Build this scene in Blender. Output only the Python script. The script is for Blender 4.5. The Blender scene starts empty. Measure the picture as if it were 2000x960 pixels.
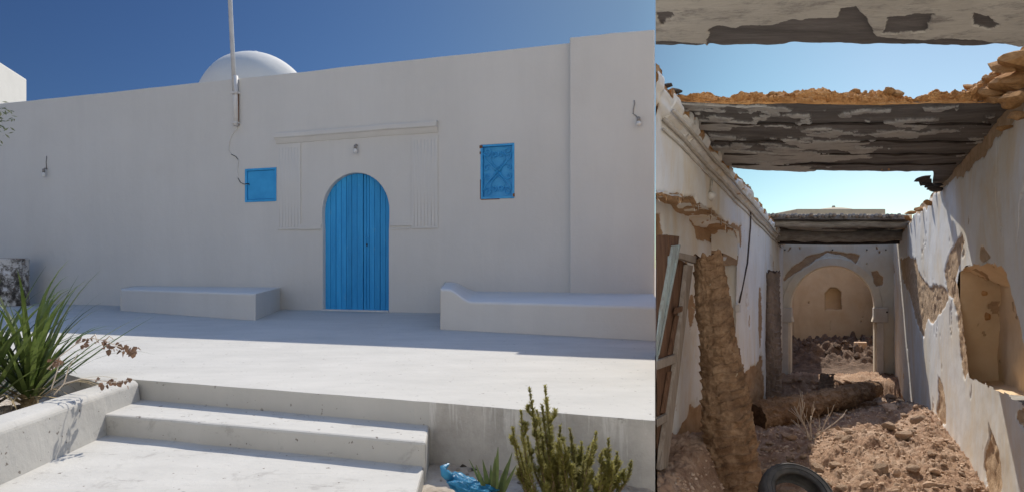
import bpy, bmesh, math, random
import numpy as np
from mathutils import Vector, Matrix

random.seed(7)
RNG = np.random.RandomState(11)
SC = bpy.context.scene
COL = SC.collection

# ------------------------------------------------------------------ camera, sky, sun
E = 1.6                      # eye height
FPX, CX, HZ = 1200.0, 1000.0, 520.0
cam_d = bpy.data.cameras.new('camera')
cam = bpy.data.objects.new('camera', cam_d)
COL.objects.link(cam)
cam.location = (0, 0, E)
cam.rotation_euler = (math.radians(90), 0, 0)
cam_d.sensor_width = 36
cam_d.lens = 36 * FPX / 2000.0
cam_d.shift_y = (HZ - 480) / 2000.0
cam_d.clip_start = 0.05
cam_d.clip_end = 3000
SC.camera = cam

SUN_AZ, SUN_EL = math.radians(12), math.radians(46)
world = bpy.data.worlds.new('World')
SC.world = world
world.use_nodes = True
wt = world.node_tree
wt.nodes.clear()
w_out = wt.nodes.new('ShaderNodeOutputWorld')
w_bg = wt.nodes.new('ShaderNodeBackground')
w_sky = wt.nodes.new('ShaderNodeTexSky')
w_sky.sky_type = 'NISHITA'
w_sky.sun_disc = False
w_sky.sun_elevation = SUN_EL
w_sky.sun_rotation = SUN_AZ
w_sky.altitude = 900
w_sky.air_density = 1.0
w_sky.dust_density = 0.6
w_sky.ozone_density = 3.0
w_bg.inputs['Strength'].default_value = 0.12
# sky tint put in by direction: dark blue west, pale east (+X)
w_geo = wt.nodes.new('ShaderNodeTexCoord')
w_sep = wt.nodes.new('ShaderNodeSeparateXYZ')
wt.links.new(w_geo.outputs['Generated'], w_sep.inputs[0])
w_map = wt.nodes.new('ShaderNodeMapRange')
w_map.inputs['From Min'].default_value = -1.0
w_map.inputs['From Max'].default_value = 1.0
wt.links.new(w_sep.outputs['X'], w_map.inputs['Value'])
w_ramp = wt.nodes.new('ShaderNodeValToRGB')
w_ramp.color_ramp.interpolation = 'B_SPLINE'
SKY_STOPS = ((0.0, (0.068, 0.092, 0.119)), (0.22, (0.071, 0.101, 0.151)), (0.42, (0.11, 0.151, 0.193)), (0.585, (0.175, 0.193, 0.188)), (0.665, (0.311, 0.378, 0.325)), (0.75, (0.477, 0.463, 0.384)), (1.0, (0.608, 0.513, 0.427)))
for k_ in range(len(SKY_STOPS) - 2): w_ramp.color_ramp.elements.new(0.3 + 0.05 * k_)
for e_, (p_, c_) in zip(list(w_ramp.color_ramp.elements), SKY_STOPS):
    e_.position = p_; e_.color = (*c_, 1)
wt.links.new(w_map.outputs[0], w_ramp.inputs[0])
w_tint = wt.nodes.new('ShaderNodeMix'); w_tint.data_type = 'RGBA'; w_tint.blend_type = 'MULTIPLY'
w_tint.inputs['Factor'].default_value = 1.0
wt.links.new(w_sky.outputs[0], w_tint.inputs['A'])
w_up = wt.nodes.new('ShaderNodeMapRange'); w_up.interpolation_type = 'SMOOTHSTEP'  # tint fades out above the view; brighter overhead sky fills the shade
w_up.inputs['From Min'].default_value = 0.40
w_up.inputs['From Max'].default_value = 0.78
wt.links.new(w_sep.outputs['Z'], w_up.inputs['Value'])
w_clear = wt.nodes.new('ShaderNodeMix'); w_clear.data_type = 'RGBA'
wt.links.new(w_up.outputs[0], w_clear.inputs['Factor'])
wt.links.new(w_ramp.outputs[0], w_clear.inputs['A'])
w_clear.inputs['B'].default_value = (1.0, 1.0, 1.0, 1)
wt.links.new(w_clear.outputs['Result'], w_tint.inputs['B'])
wt.links.new(w_tint.outputs['Result'], w_bg.inputs['Color'])
wt.links.new(w_bg.outputs[0], w_out.inputs[0])

sun_d = bpy.data.lights.new('sun', 'SUN')
sun = bpy.data.objects.new('sun', sun_d)
COL.objects.link(sun)
sun_d.energy = 2.05
sun_d.angle = math.radians(0.5)
sun_d.color = (1.0, 0.93, 0.82)
_sd = Vector((math.sin(SUN_AZ) * math.cos(SUN_EL), math.cos(SUN_AZ) * math.cos(SUN_EL), math.sin(SUN_EL)))
sun.rotation_euler = _sd.to_track_quat('Z', 'Y').to_euler()
sun.location = _sd * 30

SC.view_settings.view_transform = 'Standard'
SC.view_settings.look = 'None'
SC.view_settings.exposure = 1.34
SC.view_settings.gamma = 1.0
SC.view_settings.use_curve_mapping = False

# ------------------------------------------------------------------ helpers
def _hash(ix, iy, iz):
    n = (ix * 374761393 + iy * 668265263 + iz * 2147483647 + 1274126177) & 0xFFFFFFFF
    n = ((n ^ (n >> 13)) * 1274126177) & 0xFFFFFFFF
    n = ((n ^ (n >> 16)) * 668265263) & 0xFFFFFFFF
    n = n ^ (n >> 15)
    return (n & 0xFFFFFF) / float(0xFFFFFF)

def vnoise(p):
    p = np.asarray(p, float)
    i = np.floor(p).astype(np.int64)
    f = p - i
    f = f * f * (3 - 2 * f)
    r = 0
    for dx in (0, 1):
        wx = f[:, 0] if dx else 1 - f[:, 0]
        for dy in (0, 1):
            wy = f[:, 1] if dy else 1 - f[:, 1]
            for dz in (0, 1):
                wz = f[:, 2] if dz else 1 - f[:, 2]
                r = r + wx * wy * wz * _hash(i[:, 0] + dx, i[:, 1] + dy, i[:, 2] + dz)
    return r

def fbm(p, octv=4, gain=0.5):
    p = np.asarray(p, float)
    a, s, t = 1.0, 0.0, 0.0
    for k in range(octv):
        s = s + a * (vnoise(p * (2.03 ** k) + 17.3 * k) - 0.5)
        t += a
        a *= gain
    return s / t * 2.0          # about -0.7..0.7

def sstep(x, a, b):
    t = np.clip((np.asarray(x, float) - a) / (b - a), 0, 1)
    return t * t * (3 - 2 * t)

def inpoly(x, y, poly):
    x = np.asarray(x, float); y = np.asarray(y, float)
    r = np.zeros(x.shape, bool)
    n = len(poly)
    j = n - 1
    for i in range(n):
        xi, yi = poly[i]; xj, yj = poly[j]
        c = ((yi > y) != (yj > y)) & (x < (xj - xi) * (y - yi) / (yj - yi + 1e-12) + xi)
        r ^= c
        j = i
    return r

def empty(name, loc, label=None, cat=None, group=None, kind=None):
    o = bpy.data.objects.new(name, None)
    o.empty_display_size = 0.1
    COL.objects.link(o)
    o.location = loc
    return tag(o, label, cat, group, kind)

def tag(o, label=None, cat=None, group=None, kind=None):
    if label: o['label'] = label
    if cat: o['category'] = cat
    if group: o['group'] = group
    if kind: o['kind'] = kind
    return o

def link(name, me, mat=None, parent=None, world_coords=True):
    o = bpy.data.objects.new(name, me)
    COL.objects.link(o)
    if mat is not None and len(me.materials) == 0:
        me.materials.append(mat)
    if parent is not None:
        o.parent = parent
        if world_coords:
            l = Vector(parent.location)
            p = parent.parent
            while p is not None:
                l += Vector(p.location); p = p.parent
            o.location = -l
    return o

def mesh(name, verts, faces, mat=None, parent=None, smooth=False, world_coords=True, attr=None):
    me = bpy.data.meshes.new(name)
    me.from_pydata([tuple(map(float, v)) for v in verts], [], [tuple(map(int, f)) for f in faces])
    if smooth:
        me.polygons.foreach_set('use_smooth', [True] * len(me.polygons))
    if attr is not None:
        for k, val in attr.items():
            a = me.attributes.new(k, 'FLOAT', 'POINT')
            a.data.foreach_set('value', np.asarray(val, np.float32))
    me.update()
    return link(name, me, mat, parent, world_coords)

def bm_obj(name, bm, mat=None, parent=None, smooth=False, world_coords=True):
    bmesh.ops.recalc_face_normals(bm, faces=bm.faces[:])
    me = bpy.data.meshes.new(name)
    bm.to_mesh(me); bm.free()
    if smooth:
        me.polygons.foreach_set('use_smooth', [True] * len(me.polygons))
    return link(name, me, mat, parent, world_coords)

def bevel(o, w=0.01, seg=2, ang=40):
    m = o.modifiers.new('bevel', 'BEVEL')
    m.width = w; m.segments = seg; m.limit_method = 'ANGLE'; m.angle_limit = math.radians(ang)
    return o

def grid_faces(nu, nv, off=0, flip=False):
    f = []
    for i in range(nu - 1):
        b = off + i * nv
        for j in range(nv - 1):
            q = (b + j, b + j + 1, b + nv + j + 1, b + nv + j)
            f.append(q[::-1] if flip else q)
    return f

def prism(bot, top):
    """closed prism between two equal rings"""
    n = len(bot)
    v = list(bot) + list(top)
    f = [tuple(range(n))[::-1], tuple(range(n, 2 * n))]
    for i in range(n):
        j = (i + 1) % n
        f.append((i, j, n + j, n + i))
    return v, f

def tube_geo(pts, rad, sides=8, cap=True):
    pts = [Vector(p) for p in pts]
    n = len(pts)
    if not hasattr(rad, '__len__'): rad = [rad] * n
    v, f = [], []
    prev = None
    for i, p in enumerate(pts):
        t = (pts[min(i + 1, n - 1)] - pts[max(i - 1, 0)]).normalized()
        if prev is None:
            up = Vector((0, 0, 1)) if abs(t.z) < 0.9 else Vector((1, 0, 0))
            x = t.cross(up).normalized()
        else:
            x = (prev - t * prev.dot(t)).normalized()
        prev = x
        y = t.cross(x)
        for k in range(sides):
            a = 2 * math.pi * k / sides
            v.append(p + (x * math.cos(a) + y * math.sin(a)) * rad[i])
    for i in range(n - 1):
        for k in range(sides):
            k2 = (k + 1) % sides
            f.append((i * sides + k, i * sides + k2, (i + 1) * sides + k2, (i + 1) * sides + k))
    if cap:
        f.append(tuple(range(sides))[::-1])
        f.append(tuple(range((n - 1) * sides, n * sides)))
    return v, f

def tube(name, pts, rad, mat, parent=None, sides=8, smooth=True):
    v, f = tube_geo(pts, rad, sides)
    return mesh(name, v, f, mat, parent, smooth)

def join_geo(parts):
    V, F = [], []
    for v, f in parts:
        o = len(V)
        V += list(v)
        F += [tuple(i + o for i in q) for q in f]
    return V, F

def rock_mesh(name, seed, sub=2, rough=0.35, flat=1.0):
    bm = bmesh.new()
    bmesh.ops.create_icosphere(bm, subdivisions=sub, radius=1.0)
    co = np.array([v.co[:] for v in bm.verts])
    n = fbm(co * 1.1 + seed * 9.1, 3)
    n2 = fbm(co * 3.1 + seed * 5.3, 2)
    r = 1 + rough * n * 1.6 + rough * 0.35 * n2
    co = co * r[:, None]
    rs = np.random.RandomState(seed)
    for k in range(13):                     # chop flat facets
        d = rs.randn(3); d /= np.linalg.norm(d)
        h = 0.50 + 0.28 * rs.rand()
        s = co @ d
        co = co - np.outer(np.maximum(s - h, 0) * 0.97, d)
    co[:, 2] *= flat
    for v, c in zip(bm.verts, co): v.co = c
    me = bpy.data.meshes.new(name)
    bm.to_mesh(me); bm.free()
    return me

# ------------------------------------------------------------------ materials
class NT:
    def __init__(self, name):
        self.m = bpy.data.materials.new(name)
        self.m.use_nodes = True
        self.t = self.m.node_tree
        self.b = self.t.nodes['Principled BSDF']
        self.tc = self.t.nodes.new('ShaderNodeTexCoord')
        self.co = self.tc.outputs['Object']
    def link(self, a, b): self.t.links.new(a, b)
    def mapping(self, scale=(1, 1, 1), loc=(0, 0, 0)):
        n = self.t.nodes.new('ShaderNodeMapping')
        n.inputs['Scale'].default_value = scale
        n.inputs['Location'].default_value = loc
        self.link(self.co, n.inputs['Vector'])
        return n.outputs[0]
    def noise(self, scale, detail=5, rough=0.6, vec=None, dist=0.0):
        n = self.t.nodes.new('ShaderNodeTexNoise')
        n.inputs['Scale'].default_value = scale
        n.inputs['Detail'].default_value = detail
        n.inputs['Roughness'].default_value = rough
        n.inputs['Distortion'].default_value = dist
        self.link(vec if vec is not None else self.co, n.inputs['Vector'])
        return n.outputs['Fac']
    def ramp(self, fac, stops):
        n = self.t.nodes.new('ShaderNodeValToRGB')
        el = n.color_ramp.elements
        while len(el) < len(stops): el.new(0.5)
        for e, (p, c) in zip(el, stops):
            e.position = p
            e.color = (c, c, c, 1) if not hasattr(c, '__len__') else (*c, 1)
        self.link(fac, n.inputs[0])
        return n.outputs[0]
    def mix(self, fac, a, b, blend='MIX'):
        n = self.t.nodes.new('ShaderNodeMix'); n.data_type = 'RGBA'; n.blend_type = blend
        for sock, val in ((n.inputs['Factor'], fac), (n.inputs['A'], a), (n.inputs['B'], b)):
            if isinstance(val, (int, float)): sock.default_value = val
            elif isinstance(val, tuple): sock.default_value = (*val, 1)
            else: self.link(val, sock)
        return n.outputs['Result']
    def math(self, op, a, b=0.5):
        n = self.t.nodes.new('ShaderNodeMath'); n.operation = op
        for sock, val in ((n.inputs[0], a), (n.inputs[1], b)):
            if isinstance(val, (int, float)): sock.default_value = val
            else: self.link(val, sock)
        return n.outputs[0]
    def attr(self, name):
        n = self.t.nodes.new('ShaderNodeAttribute'); n.attribute_name = name
        return n.outputs['Fac']
    def random(self):
        return self.t.nodes.new('ShaderNodeObjectInfo').outputs['Random']
    def bump(self, h, strength=0.3, dist=0.01, normal=None):
        n = self.t.nodes.new('ShaderNodeBump')
        n.inputs['Strength'].default_value = strength
        n.inputs['Distance'].default_value = dist
        self.link(h, n.inputs['Height'])
        if normal is not None: self.link(normal, n.inputs['Normal'])
        return n.outputs[0]
    def done(self, col, rough=0.9, normal=None, spec=0.2):
        if isinstance(col, tuple): self.b.inputs['Base Color'].default_value = (*col, 1)
        else: self.link(col, self.b.inputs['Base Color'])
        if isinstance(rough, (int, float)): self.b.inputs['Roughness'].default_value = rough
        else: self.link(rough, self.b.inputs['Roughness'])
        self.b.inputs['Specular IOR Level'].default_value = spec
        if normal is not None: self.link(normal, self.b.inputs['Normal'])
        return self.m

def simple(name, c1, c2, scale=6, rough=0.9, bump=0.3, bscale=30, bdist=0.01, stretch=(1, 1, 1), spec=0.2, rnd=0.0):
    n = NT(name)
    v = n.mapping(stretch)
    col = n.ramp(n.noise(scale, 6, 0.65, v), [(0.3, c1), (0.7, c2)])
    if rnd:
        col = n.mix(1.0, col, n.ramp(n.random(), [(0, 1 - rnd), (1, 1.0)]), 'MULTIPLY')
    nr = n.bump(n.noise(bscale, 6, 0.65, v), bump, bdist)
    return n.done(col, rough, nr, spec)

def m_whitewash(name, base=(0.615, 0.595, 0.555), dark=(0.58, 0.56, 0.52), spots=0.0, spot_scale=9, scuff=(0.45, 0.43, 0.4)):
    n = NT(name)
    big = n.noise(0.7, 5, 0.6)
    col = n.ramp(big, [(0.3, dark), (0.65, base)])
    # faint vertical run marks and rolled paint patches
    run = n.noise(1.0, 4, 0.7, n.mapping((3.0, 3.0, 0.35)))
    col = n.mix(1.0, col, n.ramp(run, [(0.38, 0.975), (0.6, 1.0)]), 'MULTIPLY')
    if spots > 0:
        sp = n.noise(spot_scale, 9, 0.78, n.mapping((1, 1, 1)), 0.4)
        col = n.mix(n.ramp(sp, [(0.555, 0.0), (0.63, 0.55 * spots)]), col, scuff)
        sc2 = n.noise(3.0, 9, 0.8, n.mapping((1.0, 5.0, 5.0), (2, 3, 0)), 0.8)
        col = n.mix(n.ramp(sc2, [(0.60, 0.0), (0.655, 0.75 * spots)]), col, tuple(x * 0.72 for x in scuff))
        fl = n.noise(30, 2, 0.5, n.mapping((1, 1, 1), (7, 7, 7)))
        col = n.mix(n.ramp(fl, [(0.70, 0.0), (0.725, 0.9 * min(1, spots))]), col, (0.16, 0.14, 0.12))
        wide = n.noise(1.6, 4, 0.6, n.mapping((1, 2.5, 1), (1, 1, 5)))
        col = n.mix(1.0, col, n.ramp(wide, [(0.3, 0.90), (0.62, 1.0)]), 'MULTIPLY')
    h1 = n.bump(n.noise(1.7, 5, 0.55), 0.45, 0.04)
    h1 = n.bump(n.noise(9, 4, 0.6, n.mapping((1.6, 1.6, 0.5)), 0.6), 0.22, 0.012, h1)
    h2 = n.bump(n.noise(38, 6, 0.7), 0.3, 0.006, h1)
    return n.done(col, 0.85, h2, 0.25)

def m_peel(name, p1, p2, m1, m2, stain=None, stain_amt=0.5, mscale=7, pscale=2.5, bump=0.5):
    """plaster over earth, the bare patches chosen by the mesh attribute 'peel'"""
    n = NT(name)
    pl = n.ramp(n.noise(pscale, 6, 0.65), [(0.3, p1), (0.68, p2)])
    if stain:
        s = n.noise(1.4, 6, 0.7, n.mapping((1, 1, 0.55), (3, 1, 2)), 0.6)
        pl = n.mix(n.ramp(s, [(0.47, 0.0), (0.66, stain_amt)]), pl, stain)
    sp = n.noise(26, 6, 0.75)
    pl = n.mix(n.ramp(sp, [(0.64, 0.0), (0.74, 0.55)]), pl, m1)
    mud = n.ramp(n.noise(mscale, 8, 0.72), [(0.28, m1), (0.7, m2)])
    mud = n.mix(n.ramp(n.noise(34, 5, 0.6), [(0.58, 0.0), (0.72, 0.5)]), mud, tuple(x * 0.62 for x in m1))
    a = n.math('ADD', n.attr('peel'), n.math('MULTIPLY', n.math('SUBTRACT', n.noise(60, 6, 0.75), 0.5), 1.3))
    f = n.ramp(a, [(0.40, 0.0), (0.62, 1.0)])
    col = n.mix(f, pl, mud)
    rim = n.ramp(a, [(0.12, 0.0), (0.36, 0.45)])
    hp = n.noise(22, 6, 0.6)
    hm = n.noise(30, 8, 0.75)
    b1 = n.bump(hp, 0.2, 0.008)
    nb = n.t.nodes.new('ShaderNodeBump')
    nb.inputs['Distance'].default_value = 0.03
    n.link(hm, nb.inputs['Height'])
    n.link(n.math('MULTIPLY', f, bump), nb.inputs['Strength'])
    n.link(b1, nb.inputs['Normal'])
    return n.done(col, 0.95, nb.outputs[0], 0.04)

WHITE = m_whitewash('whitewashed_render')
FLOOR_WHITE = m_whitewash('whitewashed_paving', (0.465, 0.452, 0.42), (0.435, 0.424, 0.395), 0.65, 7)
STEP_WHITE = m_whitewash('whitewashed_steps', (0.465, 0.452, 0.42), (0.425, 0.412, 0.382), 1.0, 4.5, (0.30, 0.285, 0.26))
BRIGHT_WHITE = m_whitewash('bounce_white', (0.82, 0.80, 0.76), (0.76, 0.74, 0.69))  # brighter white for the added house that bounces sunlight
# ------------------------------------------------------------------ picture geometry of the white house
F_VP = -3000.0
DX, DD = 695.0, 10.0
ZP = E - 0.725                                        # platform level
def fdepth(px): return DD * (DX - F_VP) / (px - F_VP)
_X0 = (DX - CX) / FPX * DD
_a = Vector(((0 - CX) / FPX * fdepth(0), fdepth(0), 0)); _b = Vector(((1280 - CX) / FPX * fdepth(1280), fdepth(1280), 0))
FU = (_b - _a).normalized()
FN = Vector((FU.y, -FU.x, 0))
F0 = Vector((_X0, DD, ZP))
def F(s, h, o=0.0): return F0 + FU * s + Vector((0, 0, h)) + FN * o
def fs(px): return (Vector(((px - CX) / FPX * fdepth(px), fdepth(px), 0)) - Vector((_X0, DD, 0))).dot(FU)
def fh(px, py): return (HZ - py) / FPX * fdepth(px) + E - ZP
def onlevel(px, py, drop):
    d = drop * FPX / (py - HZ)
    return Vector(((px - CX) / FPX * d, d, E - drop))
def at(px, py, d): return Vector(((px - CX) / FPX * d, d, E + (HZ - py) / FPX * d))
# ------------------------------------------------------------------ local frame of the ruin: a across, b up, d along
RVX, RVY = 1633.0, 590.0
KX, KZ = (RVX - CX) / FPX, (HZ - RVY) / FPX
def R(a, b, d): return Vector((KX * d + a, d, E + KZ * d + b))
def Rn(a, b, d):
    a = np.asarray(a, float); b = np.asarray(b, float); d = np.asarray(d, float)
    return np.stack([KX * d + a, d + 0 * a, E + KZ * d + b], -1)
SEAM = -(RVX - 1280.5) / FPX                          # a/d of the broken end of the ruin
AL, AR = -1.03, 1.12                                  # inner faces of its two long walls

# ------------------------------------------------------------------ ground
g = 900.0
n = NT('dry_ground')
col = n.ramp(n.noise(0.8, 8, 0.65), [(0.3, (0.40, 0.34, 0.27)), (0.7, (0.52, 0.46, 0.38))])
GROUND_M = n.done(col, 0.95, n.bump(n.noise(9, 8, 0.7), 0.5, 0.05), 0.1)
o = mesh('ground', [(-g, -g, -0.75), (g, -g, -0.75), (g, g, -0.75), (-g, g, -0.75)], [(0, 1, 2, 3)], GROUND_M)
tag(o, kind='structure')

n = NT('pale_soil')
v = n.noise(5, 8, 0.7)
col = n.ramp(v, [(0.3, (0.30, 0.24, 0.18)), (0.5, (0.46, 0.40, 0.33)), (0.7, (0.6, 0.55, 0.48))])
SOIL_M = n.done(col, 0.95, n.bump(n.noise(40, 8, 0.75), 0.7, 0.03), 0.1)

SOIL_Z = E - 1.06
# terrace of soil the house stands on: right edge follows the side of the ruin
def rx(a, d): return KX * d + a
edge = [(-30, -25), (0.0, -25), (0.05, 0.2), ((1279.0 - CX) / FPX * 3.4, 3.4), ((1279.0 - CX) / FPX * 5.0, 5.0), (rx(-1.52, 9.0), 9.0), (rx(-1.52, 13), 13), (rx(-1.5, 20), 20), (-30, 20)]
v, f = prism([(x, y, -0.8) for x, y in edge], [(x, y, SOIL_Z - 0.06) for x, y in edge])
tag(mesh('terrace', v, f, SOIL_M), kind='structure')

tag(mesh('bounce_forecourt', [(0.06, -25, -0.05), (14, -25, -0.05), (14, 2.3, -0.05), (0.56, 2.3, -0.05)], [(0, 1, 2, 3)], GROUND_M), kind='structure')  # added unseen pale ground, bounces sunlight into the ruin

def soil_patch(name, x0, x1, y0, y1, z, amp, seed, nu=90, nv=90, mask=None):
    us = np.linspace(x0, x1, nu); vs = np.linspace(y0, y1, nv)
    U, V = np.meshgrid(us, vs, indexing='ij')
    p = np.stack([U.ravel() * 2.2, V.ravel() * 2.2, 0 * U.ravel() + seed], -1)
    h = fbm(p, 5, 0.55) * amp + np.abs(fbm(p * 7, 3)) * amp * 0.35
    if mask is not None:
        ok = mask(U.ravel(), V.ravel())
    P = np.stack([U.ravel(), V.ravel(), z + h], -1)
    fc = grid_faces(nu, nv)
    if mask is not None:
        fc = [q for q in fc if all(ok[i] for i in q)]
    return mesh(name, P, fc, SOIL_M, smooth=True), (lambda x, y: z + fbm(np.array([[x * 2.2, y * 2.2, seed]]), 5, 0.55)[0] * amp)

# added unseen white house behind the viewer, bounces sunlight onto facade and ruin
oh = empty('bounce_house', (2, -3.2, -0.05), 'added white house behind the viewer, unseen, bouncing sunlight', 'house')
v, f = prism([(-11, -11, -0.7), (15, -11, -0.7), (15, -3.2, -0.7), (-11, -3.2, -0.7)], [(-11, -11, 8.2), (15, -11, 8.2), (15, -3.2, 8.2), (-11, -3.2, 8.2)])
mesh('wall', v, f, BRIGHT_WHITE, oh)
for x_ in (-6.0, 5.5):
    v, f = prism([(x_, -3.22, 1.2), (x_ + .8, -3.22, 1.2), (x_ + .8, -3.22, 2.3), (x_, -3.22, 2.3)], [(x_, -3.16, 1.2), (x_ + .8, -3.16, 1.2), (x_ + .8, -3.16, 2.3), (x_, -3.16, 2.3)])
    mesh('shutter', v, f, simple('blue_shutter', (0.03, 0.25, 0.5), (0.04, 0.3, 0.6)), oh)

# ------------------------------------------------------------------ platform, steps, kerb
SLOPE = (821 - 739)
e1, e2 = onlevel(252, 739, 0.725), onlevel(838, 784, 0.725)
e3 = onlevel(1280, 821, 0.725)
def wobble_line(a, b, nseg, amp, seed):
    out = []
    for i in range(nseg + 1):
        t = i / nseg
        p = a.lerp(b, t)
        k = (fbm(np.array([[t * 9.0 + seed, seed * 1.7, 0.3]]), 3)[0]) * amp
        out.append((p, k))
    return out
front = []
dirf = (e3 - e1).normalized()
for p, k in wobble_line(e1, e2, 24, 0.012, 3.1)[:-1]: front.append(p + Vector((0, k, 0)))
for p, k in wobble_line(e2, e3, 20, 0.012, 5.2): front.append(p + Vector((0, k, 0)))
farR = (rx(-1.53, 8.9), 8.9)
left = onlevel(187, 752, 0.725)
ring = [Vector((-16, left.y + 0.6, ZP)), Vector((left.x - 0.6, left.y + 0.5, ZP)), left + Vector((0, 0.06, 0))] + front + \
       [Vector(((1279.5 - CX) / FPX * 5.02, 5.02, ZP)), Vector((farR[0], farR[1], ZP)), Vector((rx(-1.53, 11), 11, ZP)), Vector((-16, 17, ZP))]
bm = bmesh.new()
vb = [bm.verts.new((p.x, p.y, -0.4)) for p in ring]
vt = [bm.verts.new((p.x, p.y, ZP)) for p in ring]
bm.faces.new(vt)
for i in range(len(ring)):
    j = (i + 1) % len(ring)
    bm.faces.new((vb[i], vb[j], vt[j], vt[i]))
bmesh.ops.triangulate(bm, faces=[f for f in bm.faces if len(f.verts) > 4])
# grey, dripped front face of the platform
n = NT('dripped_cement')
base = n.ramp(n.noise(3.2, 8, 0.7), [(0.3, (0.30, 0.285, 0.26)), (0.55, (0.42, 0.40, 0.37)), (0.75, (0.5, 0.46, 0.42))])
pink = n.ramp(n.noise(1.3, 3, 0.5, n.mapping((1, 1, 1), (0, 0, 4))), [(0.5, 0.0), (0.65, 0.4)])
base = n.mix(pink, base, (0.42, 0.35, 0.33))
sep = n.t.nodes.new('ShaderNodeSeparateXYZ'); n.link(n.co, sep.inputs[0])
drip = n.noise(5.0, 7, 0.72, n.mapping((3.0, 3.0, 0.30)), 0.8)
topness = n.math('MULTIPLY', n.math('SUBTRACT', sep.outputs['Z'], ZP - 0.34), 2.6)
dm = n.math('ADD', drip, n.math('MULTIPLY', topness, 0.17))
base = n.mix(n.ramp(dm, [(0.64, 0.0), (0.74, 0.55)]), base, (0.60, 0.59, 0.56))
scr = n.noise(4, 9, 0.8, n.mapping((6, 6, 1.2)), 2.0)
base = n.mix(n.ramp(scr, [(0.6, 0.0), (0.7, 0.5)]), base, (0.62, 0.61, 0.58))
base = n.mix(n.ramp(n.noise(9, 6, 0.7), [(0.63, 0.0), (0.7, 0.7)]), base, (0.2, 0.185, 0.16))
DRIP = n.done(base, 0.9, n.bump(n.noise(45, 6, 0.7), 0.35, 0.01), 0.2)
plat = bm_obj('platform', bm, FLOOR_WHITE)
plat.data.materials.append(DRIP)
for p in plat.data.polygons:
    if abs(p.normal.z) < 0.5 and p.center.y < 4.2 and p.center.x > e2.x - 0.02 and p.center.x < 1.0:
        p.material_index = 1
bevel(plat, 0.012, 2)
tag(plat, 'broad whitewashed platform running along the front of the white house', 'platform', kind='structure')

# steps: each tread is a slab from one riser line to the next, closed below
def step_slab(name, lf, rf, lb, rb, z, drop, seed):
    fr = [p + Vector((0, k, 0)) for p, k in wobble_line(lf, rf, 26, 0.014, seed)]
    ring = [(p.x, p.y) for p in fr] + [(rb.x, rb.y), (lb.x, lb.y)]
    v, f = prism([(x, y, z - drop) for x, y in ring], [(x, y, z) for x, y in ring])
    return bevel(mesh(name, v, f, STEP_WHITE, steps), 0.014, 2)
steps = empty('entrance_steps', (-1.4, 3.0, SOIL_Z), 'two low whitewashed steps leading up to the platform, with worn chipped edges', 'steps')
t1l, t1r = onlevel(183, 804, 0.85), onlevel(832, 863, 0.85)
t2z = E - 0.967
step_slab('step', t1l + Vector((-0.06, 0.0, 0)), t1r, e1 + Vector((-0.03, 0.05, 0)), e2 + Vector((-0.004, 0.05, 0)), E - 0.85, 0.3, 1.3)
low_l, low_r = Vector((-2.30, 1.2, t2z)), Vector(((812 - CX) / FPX * 2.3, 1.2, t2z))
r2 = onlevel(823, 960, 0.967)
lower_r = onlevel(829, 903, 0.967)
step_slab('landing', Vector((-2.2, 1.1, t2z)), Vector((r2.x + 0.06, 1.1, t2z)), t1l + Vector((-0.06, 0.05, 0)), lower_r + Vector((0, 0.05, 0)), t2z, 0.25, 2.6)
# kerb at the left of the steps (inner face slightly battered, rounded top)
kn = 22
V = []
prof = []
ko0, ko1 = Vector((-2.42, 1.3, 0)), Vector((-2.56, 3.92, 0))
for i in range(kn + 1):
    t = i / kn
    p = ko0.lerp(ko1, t)
    w = 0.215 - 0.03 * t
    wob = fbm(np.array([[t * 7, 3.3, 1.1]]), 3)[0] * 0.012
    pr = [(-0.02, SOIL_Z - 0.05), (-0.012, ZP - 0.03), (0.01, ZP + 0.004), (w - 0.03, ZP + 0.005 + wob * 0.4), (w - 0.005 + wob, ZP - 0.018), (w + 0.052 + wob, t2z - 0.2)]
    for x, z in pr: V.append((p.x + x, p.y, z))
m8 = 6
Fc = []
for i in range(kn):
    for k in range(m8 - 1):
        Fc.append((i * m8 + k, i * m8 + k + 1, (i + 1) * m8 + k + 1, (i + 1) * m8 + k))
Fc.append(tuple(range(m8))); Fc.append(tuple(range(kn * m8, kn * m8 + m8)))
kerb = bevel(mesh('kerb_wall', V, Fc, STEP_WHITE), 0.012, 2, 25)
tag(kerb, 'low whitewashed kerb wall between the steps and the planted bed', 'kerb wall')

# ------------------------------------------------------------------ the white house
TOP_H = 3.985
house = empty('white_house', F(0, 0), 'long whitewashed house front with arched blue door and flat parapet', 'house')
S_L, S_R, S_J = -13.5, fs(1279.6), fs(1115)
arch_c = fh(DX, 411.5); ar = 0.5 * (fs(760) - fs(629)); ac = 0.5 * (fs(760) + fs(629))
door_pts = [(ac - ar * 0.985, -0.05), (ac - ar * 0.985, arch_c - 0.32), (ac - ar * 1.0, arch_c - 0.12)]
for k in range(0, 29):
    t = math.pi - math.pi * k / 28
    door_pts.append((ac + ar * math.cos(t), arch_c + ar * 1.0 * math.sin(t)))
door_pts += [(ac + ar * 1.0, arch_c - 0.12), (ac + ar * 0.985, arch_c - 0.32), (ac + ar * 0.985, -0.05)]
def rect_hole(x0, x1, y0, y1):
    xm, ym = (x0 + x1) / 2, (y0 + y1) / 2
    return [(fs(x0), fh(xm, y1)), (fs(x1), fh(xm, y1)), (fs(x1), fh(xm, y0)), (fs(x0), fh(xm, y0))]
hatch_r = rect_hole(480, 539, 330, 393)
win_r = rect_hole(939, 1004, 281.5, 388)
outer = [(S_L, -0.05)] + door_pts + [(S_J, -0.05)]
k = 0
s = S_J
while s > S_L + 0.3:
    w = fbm(np.array([[s * 0.9, 4.4, 0.0]]), 4)[0] * 0.02
    outer.append((s, TOP_H + w)); s -= 0.3
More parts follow.
